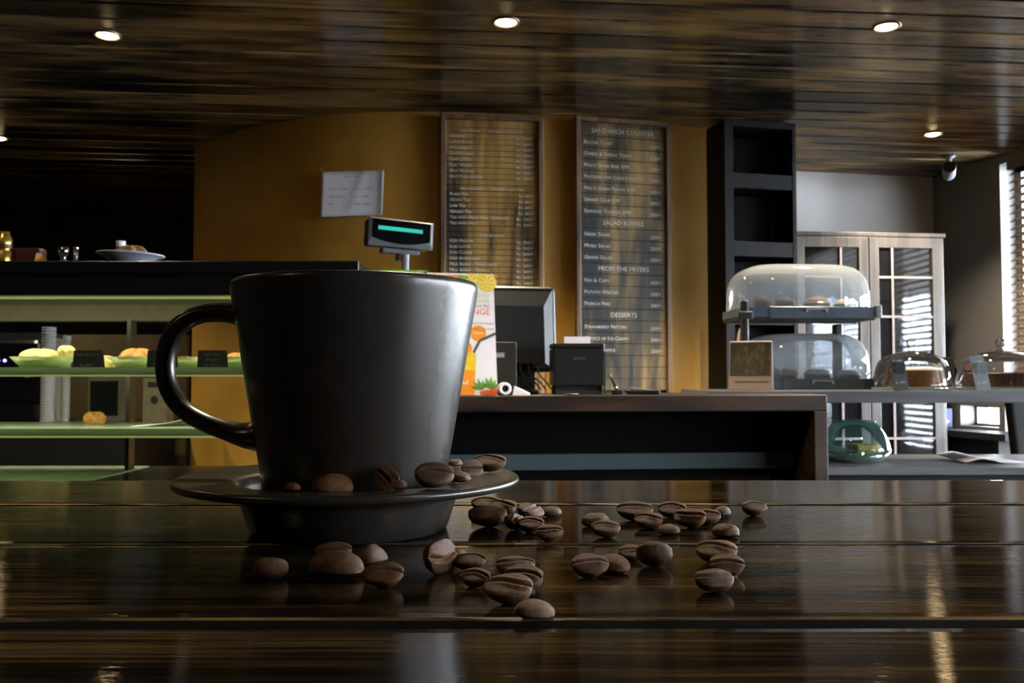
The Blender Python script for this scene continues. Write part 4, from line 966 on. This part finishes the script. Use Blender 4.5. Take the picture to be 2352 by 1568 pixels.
# ------------------------------------------------------------------ pastry case on the left
PY = 2.30; PXR = at(825, 600, PY).x
def pz(py, Y=PY): return at(400, py, Y).z
M_cs = mat('black_case_enamel', G(12, 12, 15), .25); M_shelf = glass('lit_shelf_glass', (.75, .9, .72), 1.0, .12, .05, .45, (.72, .80, .58))
M_rail = glass('lit_rail_acrylic', (.6, .68, .56), 1., .1, .1, .5, (.5, .56, .42)); M_front = glass('case_front_glass', (.94, .96, .93), .8, .02, .015)
M_tan = mat('tan_case_lining', G(84, 74, 44), .5); M_led = emat('case_tube_light', (.66, .76, .24), .34)
o = thing('pastry_case', (0, PY, 0), 'long glass-fronted pastry case with lit shelves and a black top, behind the mug', 'display case')
xl = -2.15; D = .56
zt = pz(600)
MB().box(xl, PXR, -.01, D, zt - .031, zt).build('top_board', M_cs, o, bevel=.002)
MB().box(xl, PXR, .0, .03, pz(678), zt - .032).build('fascia', M_cs, o)
zf = pz(678)
MB().box(xl + .01, PXR - .02, .035, .06, zf - .004, zf + .012).build('light_tube', M_led, o)
MB().box(xl, PXR, .44, .50, pz(737, PY + .44), pz(700, PY + .44)).build('rear_header', M_tan, o)
MB().box(xl, PXR, D - .02, D, pz(737, PY + D), zt - .032).build('rear_upper_panel', M_tan, o)
MB().box(PXR - .02, PXR, 0.012, D - .02, 0, zt - .032).build('end_panel', M_cs, o)
MB().box(xl, xl + .02, 0.012, D - .02, 0, zt - .032).build('end_panel', M_cs, o)
zd = pz(1074, PY + .5)
MB().box(xl + .02, PXR - .02, .02, D, 0, zd).build('base_cabinet', M_cs, o)
MB().box(xl + .02, at(268, 1074, PY + .3).x, .05, D - .03, zd, zd + .003).build('deck_liner', mat('pale_green_liner', G(150, 160, 134), .5), o)
MB().box(xl + .02, PXR - .02, .002, .008, zd, zf - .003).build('front_glass', M_front, o)
for xx_ in (-1.7, -1.0):
    l = bpy.data.lights.new('case_tube_glow', 'AREA'); l.shape = 'RECTANGLE'; l.size = .8; l.size_y = .03; l.energy = 2.6; l.color = (.97, .95, .66)
    lo = bpy.data.objects.new('case_tube_glow', l); COL.objects.link(lo); lo.parent = o; lo.location = (xx_, .07, zf - .008); lo.rotation_euler = (R(22), 0, 0)
    l = l.copy(); l.energy = 1.8; lo = bpy.data.objects.new('case_tube_glow', l); COL.objects.link(lo); lo.parent = o; lo.location = (xx_, .05, pz(843) - .03); lo.rotation_euler = (R(25), 0, 0)
# vertical divider seen through the lower part
xd = at(292, 1000, PY + .4).x
MB().box(xd - .006, xd + .006, .40, .44, zd, pz(737, PY + .42)).build('divider', mat('dark_bronze', G(46, 42, 32), .3, .6), o)
z1 = pz(843); z2 = pz(985)
for z, nm in ((z1, 'shelf'), (z2, 'shelf')):
    s = MB().box(xl + .022, PXR - .022, .03, .43, z - .010, z - .002).build('shelf', M_shelf, o)
    MB().box(xl + .022, PXR - .022, .02, .028, z - .019, z).build('price_rail', M_rail, s)
    MB().box(xl + .03, PXR - .03, .022, .029, z - .0235, z - .0195).build('light_strip', M_led, s)
M_gpl = mat('light_green_melamine', G(176, 192, 124), .35, var=.05); M_wpl = mat('white_china', G(200, 206, 222), .25, var=.03)
M_roti = mat('flaky_pastry', G(214, 190, 124), .6, var=.3, scale=60, bump=.8, bscale=90); M_fry = mat('fried_crust', G(170, 116, 52), .6, var=.4, scale=70, bump=.9, bscale=90)
def plate(px, Yo, W, z, label, food, nm='pastry_plate'):
    q = at(px, 840, PY + Yo); pl = thing('serving_plate', (q.x, PY + Yo, z), label, 'plate', 0, 'green plates on the top case shelf')
    r = W / 2
    MB().lathe([(.001, .002), (r * .62, .002), (r * .97, .030), (r, .031), (r * .64, 0), (.001, 0)], 40, M=Matrix.Diagonal((1, .8, 1, 1))).build('dish', M_gpl, pl)
    return q
def lump(loc, sx, sy, sz, mtl, name, label, seed, rz=0., cat='pastry', grp='pastries in the case'):
    rg = random.Random(seed); ph = [rg.uniform(0, 6) for _ in range(6)]; mb = MB()
    def fn(u, v_):
        g = 2 * PI * u; th = v_ * PI / 2; k_ = .68 + .32 * min(1, 3 * v_); w = 1 + .10 * math.sin(5 * g + ph[0]) * math.cos(th) + .07 * math.sin(9 * g + 6 * th + ph[1])
        return (sx * math.cos(g) * math.cos(th) * w * k_, sy * math.sin(g) * math.cos(th) * w * k_, sz * math.sin(th) ** .8 * (1 + .12 * math.sin(7 * g + ph[2]) * math.sin(2 * th)))
    mb.grid(fn, 48, 12); mb.poly([fn(i / 48, 0) for i in range(48)][::-1])
    return tag(mb.build(name, mtl, loc=loc, rz=rz), label, cat, grp)
zz1 = z1 - .002
q = plate(100, .13, .17, zz1, 'green plate heaped with flaky pastry, far left on the case shelf', None)
lump((q.x - .012, q.y, zz1 + .004), .062, .044, .048, M_roti, 'flaky_roll', 'pale flaky pastry heap on the far left green plate', 1)
lump((q.x + .060, q.y + .0, zz1 + .031), .026, .022, .030, M_roti, 'flaky_roll', 'small golden pastry propped at the right of the far left plate', 2)
q = plate(310, .15, .14, zz1, 'green plate with a browned pastry, between two black price cards', None)
lump((q.x + .006, q.y, zz1 + .004), .050, .038, .050, M_fry, 'browned_pastry', 'browned fried pastry on the middle green plate', 3)
q = plate(425, .14, .12, zz1, 'green plate seen through the mug handle, left of the burger card', None)
lump((q.x, q.y, zz1 + .004), .03, .03, .028, M_fry, 'browned_pastry', 'low brown pastry on the plate seen through the mug handle', 4)
q = plate(548, .14, .13, zz1, 'green plate half hidden behind the mug, right of the burger card', None)
lump((q.x, q.y, zz1 + .004), .04, .03, .038, M_fry, 'browned_pastry', 'brown pastry on the plate half hidden behind the mug', 5)
q = at(238, 840, PY + .24)
lump((q.x, q.y, zz1 + .001), .045, .04, .036, M_roti, 'flaky_roll', 'pale pastry behind the first black price card', 6)
M_pc = mat('black_card', G(22, 24, 24), .5); M_pct = mat('faint_card_print', G(118, 122, 118), .7)
def case_card(px, lines, label, z=zz1, W=.074, H=.047):
    q = at(px, 840, PY + .045); c_ = thing('shelf_price_card', (q.x, PY + .045, z), label, 'price card', 0, 'black price cards on the case shelf')
    T = Matrix.Rotation(R(-8), 4, 'X')
    MB().box(-W / 2, W / 2, 0, .002, 0.0005, H, M=T).build('card', M_pc, c_); MB().box(-W / 2, W / 2, 0, .002, 0.0003, H * .9, M=Matrix.Translation((0, .022, 0)) @ Matrix.Rotation(R(14), 4, 'X')).build('strut', M_pc, c_)
    tm = MB()
    for s, zf_, sz in lines: text(tm, s, 0, H * zf_, sz, -.0006, 'CENTER', M=T, maxw=W * .9)
    tm.build('lettering', M_pct, c_)
case_card(199, [('Vegetable Roti', .70, .0105), ('Rs. 50/=', .10, .0105)], 'black price card reading Vegetable Roti, on the upper case shelf')
case_card(369, [('Vegetable', .55, .0105), ('Rs. 60/=', .10, .0105)], 'black price card half hidden by the outer edge of the mug handle')
case_card(485, [('Cafe Mini', .70, .0105), ('Burger', .42, .0105), ('Rs. 70/=', .08, .0105)], 'black price card reading Cafe Mini Burger, framed by the mug handle')
# things lying on the lower shelf
zz2 = z2 - .002
q = at(395, 960, PY + .22)
tag(MB().grid(lambda u, v_: (-.09 + .18 * u, -.06 + .12 * v_, .001 + .030 * u * u * (1 - .3 * v_)), 10, 6).build('paper_napkin', M_paper, loc=(q.x, q.y, zz2), solid=.001), 'grey-white napkin lying on the lower case shelf behind the mug handle', 'napkin')
q = at(150, 975, PY + .3)
lump((at(218, 930, PY + .28).x, PY + .28, zz2 + .001), .034, .03, .034, M_fry, 'bread_loaf', 'small brown loaf on the lower case shelf', 8, cat='bread')
# ------------------------------------------------------------------ things on top of the case
def ontop(px, d=.05): q = at(px, 598, PY + d); return Vector((q.x, PY + d, zt))
M_gold = mat('gold_foil', G(170, 136, 60), .25, .8, var=.25, scale=60); M_redp = mat('dark_red_wrap', G(64, 16, 16), .5)
o = thing('gold_bottle', ontop(8), 'gold foil bottle with a dark red band at the left edge, on the pastry case', 'bottle')
MB().lathe([(.001, 0), (.019, 0), (.020, .005), (.020, .030), (.016, .036), (.020, .042), (.020, .066), (.014, .076), (.013, .084), (.001, .084)], 28).build('body', M_gold, o)
MB().lathe([(.0205, .040), (.0205, .050)], 28).build('band', M_redp, o)
o = tag(MB().rbox(-.045, .045, -.02, .02, 0, .045, .008).build('red_packet', M_redp, loc=ontop(62, .09)), 'dark red packet lying behind the gold bottle', 'packet')
mb = MB(); mb.add([(-.018, -.012, 0), (.016, -.012, 0), (.016, .012, 0), (-.018, .012, 0), (-.016, -.004, .03), (.002, -.004, .018), (.002, .004, .018), (-.016, .004, .03)], [(3, 2, 1, 0), (0, 1, 5, 4), (1, 2, 6, 5), (2, 3, 7, 6), (3, 0, 4, 7), (4, 5, 6, 7)])
tag(mb.build('sweet_bag', M_gold, loc=ontop(98), bevel=.002), 'small twisted gold bag on the pastry case, left of the steel shakers', 'bag')
o = thing('steel_shaker', ontop(146), 'squat shiny shaker with a waisted foot, left of the slim one', 'shaker', 0, 'shakers on the pastry case')
MB().lathe([(.001, 0), (.012, 0), (.012, .004), (.006, .016), (.011, .024), (.013, .030), (.013, .045), (.001, .046)], 28).build('body', M_chrome, o)
o = thing('steel_shaker', ontop(174), 'slim white-sided steel shaker beside the squat one', 'shaker', 0, 'shakers on the pastry case')
MB().lathe([(.001, 0), (.006, 0), (.006, .038), (.001, .038)], 24).build('body', M_steel, o); MB().lathe([(.0065, .038), (.0072, .042), (.0065, .046), (.001, .046)], 24).build('cap', M_chrome, o)
q = ontop(300, .075)
o = thing('china_plate', q, 'white wavy plate on the pastry case, heaped with a glazed pastry', 'plate')
mb = MB()
def wp(u, v_):
    g = 2 * PI * u; r = .035 + .053 * v_; return (r * math.cos(g), .7 * r * math.sin(g), .004 + .026 * v_ ** 1.2 * (1 + .18 * math.cos(g + 2.7)) - .004 * v_ ** 8)
mb.grid(wp, 56, 8); mb.poly([(.035 * math.cos(2 * PI * i / 56), .7 * .035 * math.sin(2 * PI * i / 56), .004) for i in range(56)])
mb.build('dish', M_wpl, o, solid=.003)
lump((q.x + .002, q.y, zt + .0045), .05, .03, .046, mat('glazed_pastry', G(150, 124, 84), .3, var=.4, scale=70, bump=.7), 'glazed_pastry', 'glazed ridged pastry on the white plate on top of the case', 12)
q = ontop(277, .20)
o = thing('capped_bottle', q, 'dark bottle with a white cap standing behind the white plate', 'bottle')
MB().lathe([(.001, 0), (.016, 0), (.017, .004), (.017, .056), (.009, .068), (.001, .068)], 24).build('body', M_dull, o)
MB().lathe([(.0118, .066), (.0125, .068), (.0125, .082), (.001, .083)], 24).build('cap', M_paper, o)

# ------------------------------------------------------------------ kitchen behind the case
KZ = at(200, 972, 4.3).z
o = thing('kitchen_counter', (-2.45, 4.25, 0), 'dark kitchen counter seen through the pastry case', 'counter')
MB().box(-1.1, .68, 0, .6, KZ - .04, KZ).build('worktop', mat('dark_worktop', G(60, 58, 50), .35), o); MB().box(-1.08, .66, .02, .58, 0, KZ - .04).build('cabinet', M_dull, o)
M_cup = mat('white_foam_cup', G(205, 205, 208), .3, var=.03)
def kp(px, d): return Vector((at(px, 900, 4.25 + d).x, 4.25 + d, KZ))
struct(MB().box(-4.2, -1.76, 4.9, 4.94, 0, E + .24).build('wall_kitchen', mat('kitchen_lining', G(96, 82, 56), .5, var=.2, scale=3)))
STK = [(110, .1, .030, 34, 'tallest stack of white foam cups in the kitchen, left of the two thin stacks'), (136, .16, .018, 30, 'thin cup stack next to the tallest stack in the kitchen'), (152, .13, .017, 31, 'thin cup stack farthest from the tallest stack in the kitchen')]
for px, d, r, n_, lb in STK:
    pr = []
    for k in range(n_): z = k * .0135; pr += [(r, z + .004), (r * 1.06, z + .009), (r * 1.06, z + .013), (r, z + .0135)]
    tag(MB().lathe([(.001, 0), (r * .8, 0)] + pr + [(.001, n_ * .0135)], 28).build('cup_stack', M_cup, loc=kp(px, d)), lb, 'cups', 'cup stacks in the kitchen')
q = kp(15, .2)
o = thing('espresso_machine', q, 'dark espresso machine with tiny blue lights at the left edge, seen through the case', 'coffee machine')
MB().rbox(-.16, .16, 0, .3, .0, .09, .02).rbox(-.16, .16, .12, .3, .09, .26, .02).rbox(-.17, .17, -.02, .3, .26, .40, .03).build('body', mat('dark_machine_metal', G(40, 40, 46), .25, .6), o)
for x in (-.07, .08): MB().lathe([(.001, 0), (.03, 0), (.03, .05), (.001, .05)], 24, M=Matrix.Translation((x, .05, .21))).build('group_head', M_chrome, o)
MB().lathe([(.001, -.004), (.006, -.004), (.006, .004), (.001, .004)], 12, M=Matrix.Translation((-.03, -.02, .30)) @ Matrix.Rotation(R(90), 4, 'X')).lathe([(.001, -.004), (.008, -.004), (.008, .004), (.001, .004)], 12, M=Matrix.Translation((.0, -.02, .30)) @ Matrix.Rotation(R(90), 4, 'X')).build('indicator_lights', emat('violet_led', (.25, .2, 1.), 6.), o)
MB().box(-.15, .15, .05, .28, .401, .44).build('cup_rack', M_steel, o)
q = kp(248, .22); kk = q.y / F
o = thing('microwave_oven', q, 'grey microwave oven with a dark window behind the pastry case', 'microwave')
MB().rbox(-.10, .10, 0, .3, 0, .235, .006).build('body', mat('beige_enamel', G(140, 132, 112), .4), o)
MB().box(-.085, .05, -.004, 0, .03, .20).build('door', mat('dark_oven_glass', G(30, 34, 30), .1), o)
q = kp(355, .10)
o = thing('coffee_carton', q, 'beige carton with a dark label behind the pastry case, beside the mug handle', 'carton')
MB().box(-.055, .055, 0, .10, 0, .215).build('box', mat('beige_carton', G(150, 140, 112), .6), o)
mb = MB(); mb.box(-.032, .03, -.0012, 0, .17, .195)
disc(mb, 0, .11, .018, .02, -.001, 20); mb.build('print', mat('navy_print', G(40, 46, 56), .6), o)
q = Vector((at(335, 460, 6.3).x, 6.385, at(335, 500, 6.3).z))
tag(MB().box(-.13, .13, 0, .012, 0, .26).build('panel_board', mat('olive_board', G(70, 64, 36), .4, var=.2, scale=6), loc=q), 'faint olive board on the dark kitchen wall', 'board')
# ------------------------------------------------------------------ light, world, camera
w = bpy.data.worlds.new('overcast'); scene.world = w; w.use_nodes = True
bg = w.node_tree.nodes['Background']; bg.inputs['Color'].default_value = (.80, .90, 1.0, 1); bg.inputs['Strength'].default_value = 175.0
for a, b in WINS:
    l = bpy.data.lights.new('window_daylight', 'AREA'); l.shape = 'RECTANGLE'; l.size = b - a; l.size_y = HEAD - SILL; l.cycles.is_portal = True
    lo = bpy.data.objects.new('window_daylight', l); COL.objects.link(lo)
    lo.location = rwall((a + b) / 2, .17, (SILL + HEAD) / 2)
    nrm = Vector((math.sin(RW), -math.cos(RW), 0))       # pointing indoors
    lo.rotation_euler = nrm.to_track_quat('-Z', 'Z').to_euler()
cam = bpy.data.cameras.new('camera'); co = bpy.data.objects.new('camera', cam); COL.objects.link(co)
co.location = (0, 0, E); co.rotation_euler = (PI / 2 + PITCH, 0, 0)
cam.sensor_width = 36; cam.lens = F / 2352 * 36; cam.clip_start = .01; cam.clip_end = 60
cam.dof.use_dof = True; cam.dof.focus_distance = .37; cam.dof.aperture_fstop = 42
scene.camera = co
vs = scene.view_settings; vs.view_transform = 'Standard'; vs.look = 'None'; vs.gamma = 1; vs.use_curve_mapping = False; vs.exposure = .12
cy = scene.cycles; cy.use_denoising = True; cy.max_bounces = 10; cy.transparent_max_bounces = 24; cy.glossy_bounces = 5; cy.diffuse_bounces = 4; cy.sample_clamp_indirect = 4.; cy.use_light_tree = True; cy.caustics_reflective = False; cy.caustics_refractive = False
